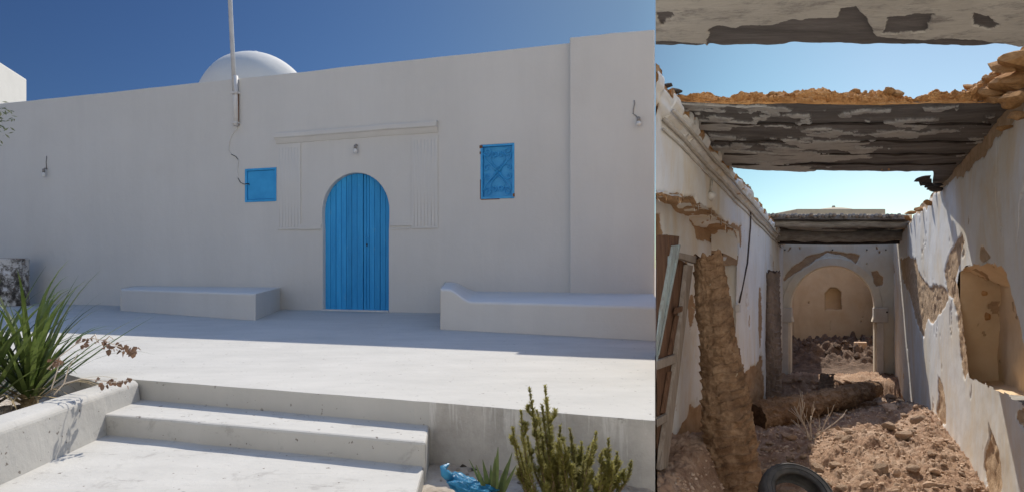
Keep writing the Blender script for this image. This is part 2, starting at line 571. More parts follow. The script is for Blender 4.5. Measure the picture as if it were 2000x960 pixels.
outer.append((S_L, TOP_H))
bm = bmesh.new()
edges = []
for loop in (outer, hatch_r, win_r):
    vs = [bm.verts.new(F(a, h, 0)) for a, h in loop]
    for i in range(len(vs)): edges.append(bm.edges.new((vs[i], vs[(i + 1) % len(vs)])))
bmesh.ops.triangle_fill(bm, use_beauty=True, use_dissolve=False, edges=edges)
r = bmesh.ops.extrude_face_region(bm, geom=bm.faces[:])
bmesh.ops.translate(bm, verts=[e for e in r['geom'] if isinstance(e, bmesh.types.BMVert)], vec=-FN * 0.4)
fw = bm_obj('wall', bm, WHITE, house)
bevel(fw, 0.012, 3, 50)
# projecting bay at the right end
bayo = 0.10
tb = fh(1280, 62)
bay = []
nb_ = 8
ring_t = [F(S_J + (S_R - S_J) * i / nb_, fh(1118, 77) + (tb - fh(1118, 77)) * i / nb_ + fbm(np.array([[i * .7, 1.2, 8.]]), 2)[0] * 0.012, bayo) for i in range(nb_ + 1)]
ring_f = [F(S_J, -0.05, bayo)] + [F(S_R, -0.05, bayo)] + ring_t[::-1]
back = [F(S_J, -0.05, -0.4)] + [Vector((F(S_R, -0.05, bayo).x + 0.1, F(S_R, 0, -0.4).y, ZP - 0.05))] + [p + (Vector((0.1, 0.5, 0)) if i == 0 else -FN * 0.5) for i, p in enumerate(ring_t[::-1])]
v, f = prism(ring_f, back)
bevel(mesh('bay_wall', v, f, WHITE, house), 0.02, 3, 50)
# body behind the front: side walls and roof
pr = F(S_R, 0, -0.42)
rb = [F(S_L, 0, -0.42), F(S_R - 0.25, 0, -0.42), Vector((pr.x - 0.25 + 0.3, pr.y + 5.5, ZP)), F(S_L, 0, -7)]
v, f = prism([(p.x, p.y, ZP - 0.1) for p in rb], [(p.x, p.y, ZP + 3.55) for p in rb])
mesh('roof_terrace', v, f, WHITE, house)

# dome on the roof
dd = 16.0
dc = at(500, 212, dd); drad = 106 / FPX * dd
dv, df = [], []
nu_, nv_ = 48, 20
for j in range(nv_ + 1):
    t = (math.pi / 2) * j / nv_
    for i in range(nu_):
        p = 2 * math.pi * i / nu_
        w = 1 + 0.012 * math.sin(3 * p + 1) * math.cos(t) + 0.006 * math.sin(7 * p + 5 * t)
        dv.append((dc.x + drad * w * math.cos(t) * math.cos(p), dc.y + drad * w * math.cos(t) * math.sin(p), dc.z + drad * math.sin(t)))
for j in range(nv_):
    for i in range(nu_):
        i2 = (i + 1) % nu_
        df.append((j * nu_ + i, j * nu_ + i2, (j + 1) * nu_ + i2, (j + 1) * nu_ + i))
drum_h = dc.z - (ZP + 3.5)
dome = mesh('dome', dv, df, WHITE, house, smooth=True)
if drum_h > 0:
    v, f = tube_geo([(dc.x, dc.y, ZP + 3.4), (dc.x, dc.y, dc.z + 0.02)], drad * 1.03, 32)
    mesh('drum', v, f, WHITE, house, smooth=False)
v, f = tube_geo([dc + Vector((0, 0, drad - 0.03)), dc + Vector((0, 0, drad + 0.02)), dc + Vector((0, 0, drad + 0.05)), dc + Vector((0, 0, drad + 0.075))], [0.12, 0.115, 0.09, 0.03], 12)
mesh('finial', v, f, WHITE, house, smooth=True)

# cornice above the door
c0, c1 = fs(540), fs(856)
hc0, hc1 = fh(540, 262), fh(856, 237.5)
cv, cf = [], []
ncs = 40
for i in range(ncs + 1):
    t = i / ncs
    s = c0 + (c1 - c0) * t
    h = hc0 + (hc1 - hc0) * t + fbm(np.array([[s * 2, 9.0, 0]]), 3)[0] * 0.008
    pf = [(0, h + 0.015), (0.07, h), (0.078, h - 0.012), (0.078, h - 0.075), (0.05, h - 0.095), (0.03, h - 0.135), (0.012, h - 0.165), (0.0, h - 0.17)]
    for oo, hh in pf: cv.append(F(s, hh, oo + 0.0))
for i in range(ncs):
    for k in range(7):
        cf.append((i * 8 + k, i * 8 + k + 1, i * 8 + 9 + k, i * 8 + 8 + k))
cf.append(tuple(range(8))); cf.append(tuple(range(ncs * 8, ncs * 8 + 8)))
mesh('cornice', cv, cf, WHITE, house, smooth=False)

def fbox(name, s0, s1, h0, h1, o0, o1, mat, parent, bev=0.0, ht0=None, ht1=None):
    ht0 = h1 if ht0 is None else ht0; ht1 = h1 if ht1 is None else ht1
    b = [F(s0, h0, o0), F(s1, h0, o0), F(s1, ht1, o0), F(s0, ht0, o0)]
    t = [F(s0, h0, o1), F(s1, h0, o1), F(s1, ht1, o1), F(s0, ht0, o1)]
    v, f = prism(b, t)
    o = mesh(name, v, f, mat, parent)
    if bev: bevel(o, bev, 2)
    return o
# fluted panels either side, each a shallow raised panel with its own reeds
for (x0, x1, yt0, yt1, yb) in ((543, 588, 283, 280, 448), (804.5, 856, 267, 263.5, 446)):
    s0, s1 = fs(x0), fs(x1)
    xm = (x0 + x1) / 2
    pan = fbox('pilaster_panel', s0, s1, fh(xm, yb), fh(xm, yt0), -0.01, 0.020, WHITE, house, 0.004, fh(x0, yt0), fh(x1, yt1))
    nr = 7
    for i in range(nr):
        a = s0 + 0.05 + (s1 - s0 - 0.1) * i / (nr - 1)
        v, f = tube_geo([F(a, fh(xm, yb) + 0.03, 0.0125), F(a, fh(xm, yt0) - 0.05, 0.0125)], 0.010, 8)
        mesh('reed', v, f, WHITE, pan, True)
# inner frame steps and thin imposts
fbox('inner_panel', fs(590), fs(801), fh(DX, 436), fh(DX, 283), -0.01, 0.006, WHITE, house, 0.003, fh(590, 283), fh(801, 267)) if False else None
fbox('impost', fs(588), fs(628), fh(608, 448), fh(608, 437.5), -0.01, 0.022, WHITE, house, 0.005)
fbox('impost', fs(761.5), fs(805), fh(783, 441), fh(783, 432.5), -0.01, 0.022, WHITE, house, 0.005)
fbox('impost', fs(763), fs(800), fh(783, 447.5), fh(783, 444.5), -0.01, 0.012, WHITE, house, 0.003)

# --- door
n = NT('blue_painted_wood')
col = n.ramp(n.noise(3, 6, 0.7, n.mapping((4, 4, 0.5))), [(0.3, (0.022, 0.28, 0.62)), (0.7, (0.042, 0.38, 0.76))])
col = n.mix(1.0, col, n.ramp(n.random(), [(0, 0.82), (1, 1.0)]), 'MULTIPLY')
col = n.mix(n.ramp(n.noise(14, 7, 0.75, n.mapping((3, 3, 0.5))), [(0.60, 0.0), (0.70, 0.55)]), col, (0.02, 0.12, 0.30))
col = n.mix(n.ramp(n.noise(9, 8, 0.78, n.mapping((2, 2, 0.6), (3, 3, 3))), [(0.60, 0.0), (0.68, 0.45)]), col, (0.16, 0.42, 0.62))
BLUE = n.done(col, 0.55, n.bump(n.noise(30, 5, 0.6, n.mapping((6, 6, 0.4))), 0.3, 0.004), 0.35)
n = NT('blue_painted_metal')
col = n.ramp(n.noise(5, 6, 0.7), [(0.3, (0.03, 0.29, 0.60)), (0.7, (0.05, 0.37, 0.70))])
col = n.mix(n.ramp(n.noise(12, 7, 0.75), [(0.66, 0.0), (0.74, 0.6)]), col, (0.02, 0.12, 0.25))
BLUE_MET = n.done(col, 0.45, n.bump(n.noise(30, 4, 0.6), 0.15, 0.004), 0.4)
RUST = simple('rust', (0.10, 0.045, 0.02), (0.28, 0.12, 0.05), 30, 0.9, 0.5, 60)
DARK = simple('dark_iron', (0.02, 0.02, 0.022), (0.05, 0.045, 0.04), 20, 0.6, 0.2, 50)

door = empty('door', F(ac, 0, -0.10) - F0)
door.parent = house
door['label'] = 'bright blue boarded double door with a round arched head'
def door_top(s):
    x = (s - ac) / ar
    return arch_c + ar * math.sqrt(max(0.0, 1 - min(1, abs(x)) ** 2))
fbox('backing', ac - ar - 0.05, ac + ar + 0.05, -0.02, arch_c + ar + 0.05, -0.2, -0.15, DARK, door)
edgesx = [628.5, 640, 650.5, 661, 671, 681.5, 692, 704.2, 714.5, 725, 736, 747, 760.5]
for i in range(len(edgesx) - 1):
    s0, s1 = fs(edgesx[i]) + (0.0035 if i != 7 else 0.007), fs(edgesx[i + 1]) - (0.0035 if i != 6 else 0.006)
    oo = -0.085 - (0.022 if i >= 7 else 0.0) + 0.003 * math.sin(i * 2.3)
    mseg = 8
    up = [(s0 + (s1 - s0) * k / mseg) for k in range(mseg + 1)]
    ringp = [(s0, 0.012), (s1, 0.012)] + [(s, min(door_top(s) + 0.03, arch_c + ar + 0.04)) for s in up[::-1]]
    v, f = prism([F(s, h, oo - 0.035) for s, h in ringp], [F(s, h, oo) for s, h in ringp])
    bevel(mesh('plank', v, f, BLUE, door), 0.004, 2, 50)
fbox('meeting_stile', fs(704.4) + 0.006, fs(704.4) + 0.05, 0.015, arch_c + ar - 0.02, -0.10, -0.088, BLUE, door, 0.004)
sq = fs(711.5)
tube('knocker', [F(sq + 0.045 * math.cos(t), fh(711, 458) + 0.045 * math.sin(t), -0.07) for t in [math.pi + math.pi * k / 10 for k in range(11)]], 0.006, BLUE_MET, door)
fbox('lock', fs(710), fs(712.2), fh(711, 480), fh(711, 475), -0.09, -0.080, DARK, door)
fbox('threshold', ac - ar * 0.99, ac + ar * 0.99, -0.02, 0.02, -0.12, 0.03, WHITE, house, 0.006)

# --- hatch
hat = empty('meter_hatch', F(fs(510), fh(510, 393), 0) - F0); hat.parent = house
hat['label'] = 'small square blue metal hatch set in the white wall'
hs0, hs1, hh0, hh1 = hatch_r[0][0], hatch_r[1][0], hatch_r[0][1], hatch_r[2][1]
fbox('lid', hs0 + 0.035, hs1 - 0.03, hh0 + 0.035, hh1 - 0.03, -0.05, -0.008, BLUE_MET, hat, 0.005)
for (a0, a1, b0, b1) in ((hs0 - .012, hs0 + .03, hh0 - .012, hh1 + .01), (hs1 - .026, hs1 + .01, hh0 - .01, hh1 + .012), (hs0 + .03, hs1 - .026, hh0 - .012, hh0 + .03), (hs0 + .03, hs1 - .026, hh1 - .026, hh1 + .012)):
    fbox('frame', a0, a1, b0, b1, -0.06, 0.010, BLUE_MET, hat, 0.004)
tube('handle', [F(hs0 + 0.01, fh(487, 359), 0.014), F(hs0 + 0.08, fh(487, 359), 0.018), F(hs0 + 0.085, fh(487, 362), 0.02)], 0.007, DARK, hat)

# --- grilled window
win = empty('window', F(fs(971), fh(971, 388), 0) - F0); win.parent = house
win['label'] = 'blue metal shutter behind curled wrought iron scrolls'
ws0, ws1, wh0, wh1 = win_r[0][0], win_r[1][0], win_r[0][1], win_r[2][1]
fbox('shutter', ws0 - 0.005, ws1 + 0.005, wh0 - 0.005, wh1 + 0.005, -0.10, -0.055, BLUE_MET, win)
for (a0, a1, b0, b1) in ((ws0 - .005, ws0 + .03, wh0, wh1), (ws1 - .03, ws1 + .005, wh0, wh1), (ws0 + .03, ws1 - .03, wh0, wh0 + .03), (ws0 + .03, ws1 - .03, wh1 - .03, wh1)):
    fbox('frame', a0, a1, b0, b1, -0.05, 0.004, BLUE_MET, win, 0.004)
W2, H2 = (ws1 - ws0) / 2 - 0.03, (wh1 - wh0) / 2 - 0.03
wc, hc = (ws0 + ws1) / 2, (wh0 + wh1) / 2
def scroll(cx_, cy_, r0, turns, start, sgn):
    return [(cx_ + r0 * (1 - 0.8 * k / 26) * math.cos(start + sgn * turns * 2 * math.pi * k / 26),
             cy_ + r0 * (1 - 0.8 * k / 26) * math.sin(start + sgn * turns * 2 * math.pi * k / 26)) for k in range(27)]
for sx in (-1, 1):
    for sy in (-1, 1):
        # corner curl running into the centre of the X
        p = scroll(sx * (W2 - 0.075), sy * (H2 - 0.075), 0.072, 1.3, 0, 1 if sx * sy > 0 else -1)
        st = math.atan2(-sy, 0)
        p = scroll(sx * (W2 - 0.075), sy * (H2 - 0.078), 0.070, 1.35, math.atan2(0, sx), -1 if sx * sy > 0 else 1)
        pts = [(sx * 0.0, sy * 0.0), (sx * W2 * 0.45, sy * H2 * 0.28), (sx * W2 * 0.82, sy * H2 * 0.5), (sx * (W2 - 0.008), sy * (H2 * 0.72))] + p[1:]
        tube('scroll', [F(wc + x, hc + y, -0.012) for x, y in pts], 0.0085, BLUE_MET, win, 6)
        # heart halves
        q = scroll(sx * 0.055, sy * (H2 * 0.66), 0.05, 1.1, math.atan2(sy, sx) , 1 if sx * sy > 0 else -1)
        pts = [(0, sy * 0.05), (sx * 0.07, sy * H2 * 0.30), (sx * 0.115, sy * H2 * 0.5), (sx * 0.10, sy * H2 * 0.66)] + q[3:]
        tube('scroll', [F(wc + x, hc + y, -0.020) for x, y in pts], 0.008, BLUE_MET, win, 6)
        q = scroll(sx * (W2 - 0.06), sy * 0.062, 0.05, 1.1, math.atan2(sy, -sx), -1 if sx * sy > 0 else 1)
        pts = [(sx * 0.03, 0), (sx * W2 * 0.35, sy * 0.09), (sx * W2 * 0.62, sy * 0.118)] + q[3:]
        tube('scroll', [F(wc + x, hc + y, -0.020) for x, y in pts], 0.008, BLUE_MET, win, 6)
for (x0, y0, w_, h_) in ((-0.012, 0.0, .014, .30), (-0.02, wh1 - wh0 - 0.05, .05, .045), (0.0, -0.012, .3, .012), (ws1 - ws0 - 0.02, 0.02, .03, .05), (-0.018, wh1 - wh0 - 0.14, .022, .04)):
    fbox('rust_stain', ws0 + x0, ws0 + x0 + w_, wh0 + y0, wh0 + y0 + h_, -0.01, 0.006, RUST, win, 0.003)

# ------------------------------------------------------------------ things on the house front
GALV = simple('galvanised_pipe', (0.42, 0.40, 0.38), (0.55, 0.53, 0.5), 8, 0.5, 0.1, 40, spec=0.5)
PVC = simple('white_pipe', (0.55, 0.53, 0.50), (0.68, 0.66, 0.63), 6, 0.6, 0.1, 40)
def fpx(px, py, o): return F(fs(px), fh(px, py), o)
pole = empty('pipe_mast', fpx(465, 247, 0.05), 'tall thin metal pipe mast fixed to the white wall, rising past the dome', 'mast')
tube('pole', [fpx(463.4, 188, 0.06), fpx(459, 100, 0.06), fpx(455, 20, 0.06), fpx(450, -80, 0.06)], 0.036, GALV, pole, 10)
tube('sleeve', [fpx(464.6, 247, 0.045), fpx(463.2, 150, 0.045)], 0.045, PVC, pole, 10)
tube('drain_pipe', [fpx(467.5, 246, 0.03), fpx(467.3, 185, 0.03)], 0.014, RUST, pole, 8)
fbox('clamp', fs(458), fs(470), fh(464, 185), fh(464, 181.5), 0.0, 0.10, PVC, pole, 0.004)
fbox('clamp', fs(459), fs(470), fh(464, 243), fh(464, 240), 0.0, 0.095, PVC, pole, 0.004)

cable = [(464, 247), (463, 253), (456, 259), (452, 267), (449, 276), (447, 288), (447, 296), (453, 302), (462, 306), (466, 312), (465, 322), (464, 335), (466, 348), (471, 357), (478, 360), (483, 360)]
cb = empty('wall_cable', fpx(478, 360, 0.0), 'thin crooked cable running down the white wall to the blue hatch', 'cable')
tube('cable_run', [fpx(x, y, 0.008) for x, y in cable], 0.009, PVC, cb, 6)
tube('bare_wire', [fpx(x, y, 0.017) for x, y in cable[7:10]], 0.006, DARK, cb, 6)
tube('bare_wire', [fpx(x, y, 0.017) for x, y in cable[12:]], 0.006, DARK, cb, 6)

GLASS = NT('frosted_bulb'); GLASS = GLASS.done((0.62, 0.61, 0.58), 0.25, None, 0.5)
SOCK = simple('grey_socket', (0.18, 0.17, 0.16), (0.32, 0.3, 0.28), 20, 0.6, 0.2, 50)
def bulb(px, py, label, o, hook=None):
    base = fpx(px, py, o)
    t = empty('bulb_lamp', base, label, 'lamp', 'bare bulbs on the white house')
    tube('bracket', [fpx(px, py - 7, o), fpx(px + 0.5, py - 7.5, o + 0.05), fpx(px + 0.5, py - 5, o + 0.07)], 0.011, SOCK, t, 8)
    tube('socket', [fpx(px + .5, py - 6, o + 0.07), fpx(px + .5, py + 1, o + 0.07)], [0.024, 0.026], SOCK, t, 10)
    v, f = tube_geo([fpx(px + .5, py + k, o + 0.07) for k in (0.5, 2.5, 5, 7.5, 9.5, 10.4)], [0.020, 0.026, 0.038, 0.038, 0.026, 0.006], 12)
    mesh('glass', v, f, GLASS, t, True)
    if hook: tube('wire', [fpx(x, y, o + 0.01) for x, y in hook], 0.007, SOCK, t, 6)
bulb(698, 291, 'bare bulb lamp above the blue arched door', 0.0)
bulb(1249, 241, 'bare bulb lamp with a crooked wire on the wall far right of the blue grille', bayo, [(1240, 200), (1241, 206), (1239, 216), (1238, 226), (1244, 230), (1249, 235)])
bulb(92, 337, 'bare bulb lamp on the empty white wall left of the blue hatch', 0.0, [(92, 305), (91, 318), (92, 331)])

# ------------------------------------------------------------------ benches
def bench_mesh(name, profile_fn, fl, fr, bl, br, label, nseg=40):
    V, Fc = [], []
    for i in range(nseg + 1):
        t = i / nseg
        a, b = fl.lerp(fr, t), bl.lerp(br, t)
        w = fbm(np.array([[t * 6, 2.2, len(label)]]), 3)[0] * 0.012
        h = profile_fn(t)
        n_ = (b - a).normalized()
        pr = [(a - n_ * (0.015 + w), 0.0), (a - n_ * w, h * 0.5), (a + n_ * (0.004 - w), h - 0.02), (a + n_ * 0.03, h), (a.lerp(b, 0.5), h + 0.004), (b, h + 0.012), (b, 0.0)]
        for p, z in pr: V.append((p.x, p.y, ZP - 0.01 + z))
    m = 7
    for i in range(nseg):
        for k in range(m):
            k2 = (k + 1) % m
            Fc.append((i * m + k, i * m + k2, (i + 1) * m + k2, (i + 1) * m + k))
    Fc.append(tuple(range(m))); Fc.append(tuple(range(nseg * m, nseg * m + m)))
    o = mesh(name, V, Fc, WHITE)
    bevel(o, 0.012, 3, 35)
    return tag(o, label, 'bench', 'masonry benches against the white house')
bench_mesh('masonry_bench', lambda t: 0.365 + 0.008 * t, onlevel(236, 606, .725), onlevel(499, 625, .725), F(fs(262), 0, -0.05), F(fs(545), 0, -0.05),
           'plain low whitewashed block bench to the left of the blue door')
def arm(t):
    x = t * 2.6
    return 0.345 + 0.135 * (1 - float(sstep(x, 0.10, 0.42)))
fl, fr = onlevel(860, 642, .725), onlevel(1292, 665, .725)
bench_mesh('masonry_bench', arm, fl, fr, F(fs(868), 0, -0.05), F(S_R - 0.02, 0, 0.02), 'long whitewashed bench with a curved raised arm, right of the blue door', 90)

# ------------------------------------------------------------------ far block at the left, drum
lb0, lb1 = at(-60, 112, 15.2), at(52, 155, 18.2)
bx = [Vector((lb0.x, lb0.y, 0)), Vector((lb1.x, lb1.y, 0)), Vector((lb1.x - 3.5, lb1.y + 1.0, 0)), Vector((lb0.x - 3.5, lb0.y + 1.0, 0))]
v, f = prism([(p.x, p.y, ZP) for p in bx], [(p.x, p.y, lb1.z) for p in bx])
o = bevel(mesh('rooftop_block', v, f, WHITE), 0.03, 2)
tag(o, 'plain white rooftop block showing above the wall at far left', 'building')

n = NT('peeling_drum_paint')
col = n.ramp(n.noise(6, 8, 0.75, n.mapping((1, 1, 0.8))), [(0.40, (0.05, 0.045, 0.04)), (0.47, (0.16, 0.14, 0.12)), (0.56, (0.6, 0.58, 0.55))])
col = n.mix(n.ramp(n.noise(10, 5, 0.7, n.mapping((1, 1, 1), (5, 5, 5))), [(0.6, 0.0), (0.7, 0.7)]), col, (0.16, 0.07, 0.03))
DRUM_M = n.done(col, 0.7, n.bump(n.noise(30, 5, .6), 0.3, 0.006), 0.3)
dcen = onlevel(12, 596, .725)
drum = empty('oil_drum', dcen, 'old oil drum with flaking white paint beside the wall behind the spiky plant', 'drum')
dr = 36 / FPX * dcen.y
prof = [(0.0, 1.0), (0.02, 1.03), (0.27, 1.0), (0.285, 1.03), (0.30, 1.0), (0.55, 1.0), (0.565, 1.03), (0.58, 1.0), (0.84, 1.0), (0.86, 1.03), (0.87, 1.0), (0.87, 0.9), (0.845, 0.86)]
v, f = tube_geo([dcen + Vector((0, 0, z)) for z, _ in prof[:11]], [dr * q for _, q in prof[:11]], 32)
mesh('shell', v, f, DRUM_M, drum, True)
v, f = tube_geo([dcen + Vector((0, 0, 0.868)), dcen + Vector((0, 0, 0.876))], dr * 0.97, 32)
mesh('lid', v, f, RUST, drum, False)

# ================================================================== THE RUIN
PLASTER_L = m_peel('old_limewash', (0.72, 0.70, 0.66), (0.82, 0.81, 0.78), (0.36, 0.22, 0.12), (0.52, 0.35, 0.21), (0.70, 0.58, 0.40), 0.65)
PLASTER_R = m_peel('cracked_limewash', (0.74, 0.735, 0.71), (0.83, 0.83, 0.81), (0.46, 0.32, 0.20), (0.64, 0.48, 0.33), (0.72, 0.61, 0.44), 0.7)
PLASTER_Y = m_peel('ochre_plaster', (0.72, 0.52, 0.32), (0.80, 0.63, 0.43), (0.40, 0.26, 0.15), (0.58, 0.40, 0.25), (0.60, 0.43, 0.26), 0.5)
MUD = simple('orange_mud', (0.42, 0.21, 0.08), (0.70, 0.40, 0.17), 6, 0.95, 0.7, 22, 0.04)  # orange mud, saturated further to stand in for sunlight on the slab rim
ROCK = simple('rubble_stone', (0.48, 0.32, 0.215), (0.74, 0.55, 0.40), 2.2, 0.95, 0.6, 9, 0.05, rnd=0.45)
n = NT('rubble_earth')
col = n.ramp(n.noise(5, 9, 0.72), [(0.30, (0.25, 0.145, 0.095)), (0.5, (0.43, 0.285, 0.195)), (0.70, (0.60, 0.45, 0.34))])
EARTH = n.done(col, 0.97, n.bump(n.noise(38, 9, 0.75), 0.8, 0.035), 0.1)
PALE_ROCK = simple('pale_stone', (0.30, 0.25, 0.20), (0.52, 0.47, 0.40), 2.2, 0.95, 0.6, 9, 0.05, rnd=0.5)
# roof soffits: old boards with scraps of grey plaster still hanging on
def m_soffit(name, w1, w2, p1, p2, m1=(0.4, 0.22, 0.1)):
    n = NT(name)
    a = n.math('ADD', n.attr('peel'), n.math('MULTIPLY', n.math('SUBTRACT', n.noise(34, 8, 0.78, n.mapping((0.6, 1.6, 1))), 0.5), 2.0))
    wood = n.ramp(n.noise(5, 8, 0.75, n.mapping((0.35, 2.2, 1.5))), [(0.3, w1), (0.7, w2)])
    pl = n.ramp(n.noise(4, 6, 0.65), [(0.3, p1), (0.7, p2)])
    pl = n.mix(n.ramp(n.noise(7, 9, 0.78, n.mapping((0.7, 1.4, 1), (4, 4, 4))), [(0.50, 0.0), (0.64, 0.8)]), pl, w2)
    c = n.mix(n.ramp(a, [(0.35, 0.0), (0.65, 1.0)]), pl, wood)
    return n.done(c, 0.95, n.bump(n.noise(24, 8, 0.7, n.mapping((0.5, 2, 1))), 0.6, 0.02), 0.1)
SOFFIT = m_soffit('smoked_boards', (0.10, 0.097, 0.097), (0.27, 0.26, 0.255), (0.43, 0.43, 0.42), (0.54, 0.535, 0.515))
SOFFIT1 = m_soffit('grey_ceiling', (0.09, 0.082, 0.078), (0.21, 0.19, 0.18), (0.46, 0.43, 0.38), (0.56, 0.53, 0.47))

def toDB(poly, a):
    """outline on a long wall: picture reading -> (d, b) on the wall at offset a"""
    out = []
    for x, y in poly:
        d = a * FPX / (x - RVX)
        out.append((d, (RVY - y) / FPX * d))
    return out

def wall_grid(dn, df, nu, nv, b0, topf, ng=None):
    """rows spaced so that near rows are finer"""
    t = np.linspace(0, 1, nu)
    ds = 1.0 / ((1 - t) / dn + t / df)
    D = np.repeat(ds[:, None], nv, 1)
    T = topf(ds)
    B = b0 + (T[:, None] - b0) * np.linspace(0, 1, nv)[None, :]
    return D, B

# ---------------- right wall
def top_r(d):
    p = np.stack([d * 2.1, 0 * d + 2.0, 0 * d], -1)
    return 1.27 + 0.07 * fbm(p, 4) + 0.14 * sstep(d, 4.2, 3.3)
nu, nv = 420, 230
D, B = wall_grid(3.35, 12.1, nu, nv, -1.9, top_r)
d_, b_ = D.ravel(), B.ravel()
wp = np.stack([d_ * 3.0, b_ * 3.0, 0 * d_ + 1.0], -1)
wd = d_ + 0.05 * fbm(wp * 2.2, 4) * (d_ / 6); wb = b_ + 0.045 * fbm(wp * 2.2 + 40, 4) * (d_ / 6)
peels_px = [
    [(1757, 505), (1775, 500), (1788, 506), (1793, 527), (1805, 548), (1818, 560), (1832, 553), (1848, 566), (1853, 582), (1846, 597), (1836, 608), (1826, 622), (1820, 632), (1812, 622), (1806, 640), (1805, 655), (1796, 645), (1788, 622), (1782, 596), (1775, 570), (1768, 560), (1762, 540)],
    [(1846, 530), (1852, 500), (1862, 478), (1878, 456), (1882, 470), (1876, 492), (1874, 515), (1870, 525), (1864, 545), (1872, 570), (1876, 600), (1880, 640), (1884, 680), (1890, 725), (1884, 742), (1876, 700), (1872, 650), (1868, 620), (1862, 588), (1852, 575)],
    [(1915, 478), (1920, 480), (1934, 508), (1926, 514), (1912, 508)],
    [(1832, 732), (1840, 748), (1846, 790), (1846, 820), (1838, 834), (1828, 806), (1832, 780)],
    [(1748, 765), (1758, 762), (1768, 785), (1775, 815), (1790, 835), (1812, 850), (1830, 830), (1850, 860), (1880, 900), (1898, 1000), (1870, 1000), (1800, 900), (1745, 800)],
    [(1930, 828), (1938, 848), (1952, 880), (1957, 950), (1950, 985), (1930, 960), (1920, 905), (1925, 880), (1932, 860)],
    [(1985, 798), (2000, 795), (2010, 830), (1996, 832), (1982, 815)],
    [(1736, 515), (1745, 512), (1747, 528), (1738, 540), (1734, 530)],
]
peel = np.zeros(len(d_))
for poly in peels_px:
    peel = np.maximum(peel, inpoly(wd, wb, toDB(poly, AR)).astype(float))
# ragged band of bare earth along the top, chips along the foot
tp = np.repeat(top_r(D[:, 0])[:, None], nv, 1).ravel()
band = 0.06 + 0.16 * sstep(d_, 6.5, 3.6) + 0.10 * fbm(np.stack([d_ * 1.7, 0 * d_, 0 * d_ + 5], -1), 3) + 0.05 * fbm(np.stack([d_ * 9, b_ * 4, 0 * d_], -1), 3)
peel = np.maximum(peel, ((tp - b_) < band).astype(float))
chips = fbm(np.stack([d_ * 4.5, b_ * 3.0, 0 * d_ + 33], -1), 5, 0.6)
peel = np.maximum(peel, ((chips > 0.53)).astype(float))
PG = peel.reshape(nu, nv)
def blur(G, k=1):
    for _ in range(k):
        P = np.pad(G, 1, mode='edge')
        G = (P[1:-1, 1:-1] * 2 + P[:-2, 1:-1] + P[2:, 1:-1] + P[1:-1, :-2] + P[1:-1, 2:]) / 6
    return G
PGb = blur(PG, 1)
crack = np.abs(fbm(np.stack([d_ * 2.2, b_ * 0.8, 0 * d_ + 71], -1), 4))
cr = ((crack < 0.012) & (fbm(np.stack([d_, b_, 0 * d_ + 9], -1), 2) > 0.05)).astype(float)
rel = PGb.ravel() * (0.015 + 0.016 * fbm(np.stack([d_ * 14, b_ * 14, 0 * d_], -1), 4)) + 0.012 * cr \
      + 0.012 * fbm(np.stack([d_ * 0.9, b_ * 0.9, 0 * d_ + 3], -1), 3) + 0.004 * fbm(np.stack([d_ * 5, b_ * 5, 0 * d_ + 13], -1), 3) \
      - 0.006 * (blur(PG, 4) - PGb).clip(0, 1).ravel()
A = AR + rel
ni_px = [(1868, 556), (1872, 530), (1890, 517), (1925, 513), (1957, 515), (1968, 532), (1978, 575), (1990, 625), (2003, 690), (2010, 800), (1960, 768), (1893, 738), (1886, 700), (1878, 630)]
NI = toDB(ni_px, AR)
hole = inpoly(d_ + 0.02 * fbm(wp * 4, 3), b_ + 0.02 * fbm(wp * 4 + 9, 3), NI).reshape(nu, nv)
rw = empty('right_wall', R(AR, -1.5, 6), 'tall cracked white plastered wall with an arched niche, right side of the roofless ruin', 'wall')
fc = []
for i in range(nu - 1):
    for j in range(nv - 1):
        if not (hole[i, j] and hole[i + 1, j] and hole[i, j + 1] and hole[i + 1, j + 1]):
            b0 = i * nv + j
            fc.append((b0, b0 + 1, b0 + nv + 1, b0 + nv))
mesh('plaster', Rn(A, b_, d_), fc, PLASTER_R, rw, True, attr={'peel': PGb.ravel()})
# core behind (back, top) leaving the niche free
ds = D[:, 0]; T = top_r(ds)
P1 = Rn(np.full(nu, AR + 0.03), T - 0.004, ds); lum = fbm(np.stack([ds * 6, 0 * ds, 0 * ds + 4], -1), 4)
P2 = Rn(np.full(nu, AR + 0.25), T + 0.05 + 0.12 * lum, ds); P3 = Rn(np.full(nu, AR + 0.62), T - 0.05 + 0.1 * lum, ds); P4 = Rn(np.full(nu, AR + 0.65), 0 * ds - 1.95, ds)
Vc = np.concatenate([P1, P2, P3, P4]); fcc = []
for k in range(3):
    for i in range(nu - 1):
        fcc.append((k * nu + i, k * nu + i + 1, (k + 1) * nu + i + 1, (k + 1) * nu + i))
mesh('core', Vc, fcc, MUD, rw, True)
# the niche: back, far jamb, soffit and sill, each slightly uneven
def uneven(name, p00, p10, p11, p01, nu, nv, amp, mat, parent, seed, peelthr=9):
    p00, p10, p11, p01 = [np.array(p[:]) for p in (p00, p10, p11, p01)]
    u = np.linspace(0, 1, nu)[:, None, None]; v = np.linspace(0, 1, nv)[None, :, None]
    P = (1 - u) * (1 - v) * p00 + u * (1 - v) * p10 + u * v * p11 + (1 - u) * v * p01
    nn = np.cross(p10 - p00, p01 - p00); nn = nn / np.linalg.norm(nn)
    P = P.reshape(-1, 3)
    h = fbm(P * 3.5 + seed, 4) * amp + fbm(P * 14 + seed, 3) * amp * 0.4
    pe = (fbm(P * 4.0 + seed * 3, 5, 0.6) > peelthr).astype(float)
    P = P + nn[None, :] * (h - pe * 0.015)[:, None]
    return mesh(name, P, grid_faces(nu, nv), mat, parent, True, attr={'peel': pe})
nd0, nd1, nb0, nb1, na0, na1 = 3.42, 5.62, -0.74, 0.36, AR + 0.005, AR + 0.37
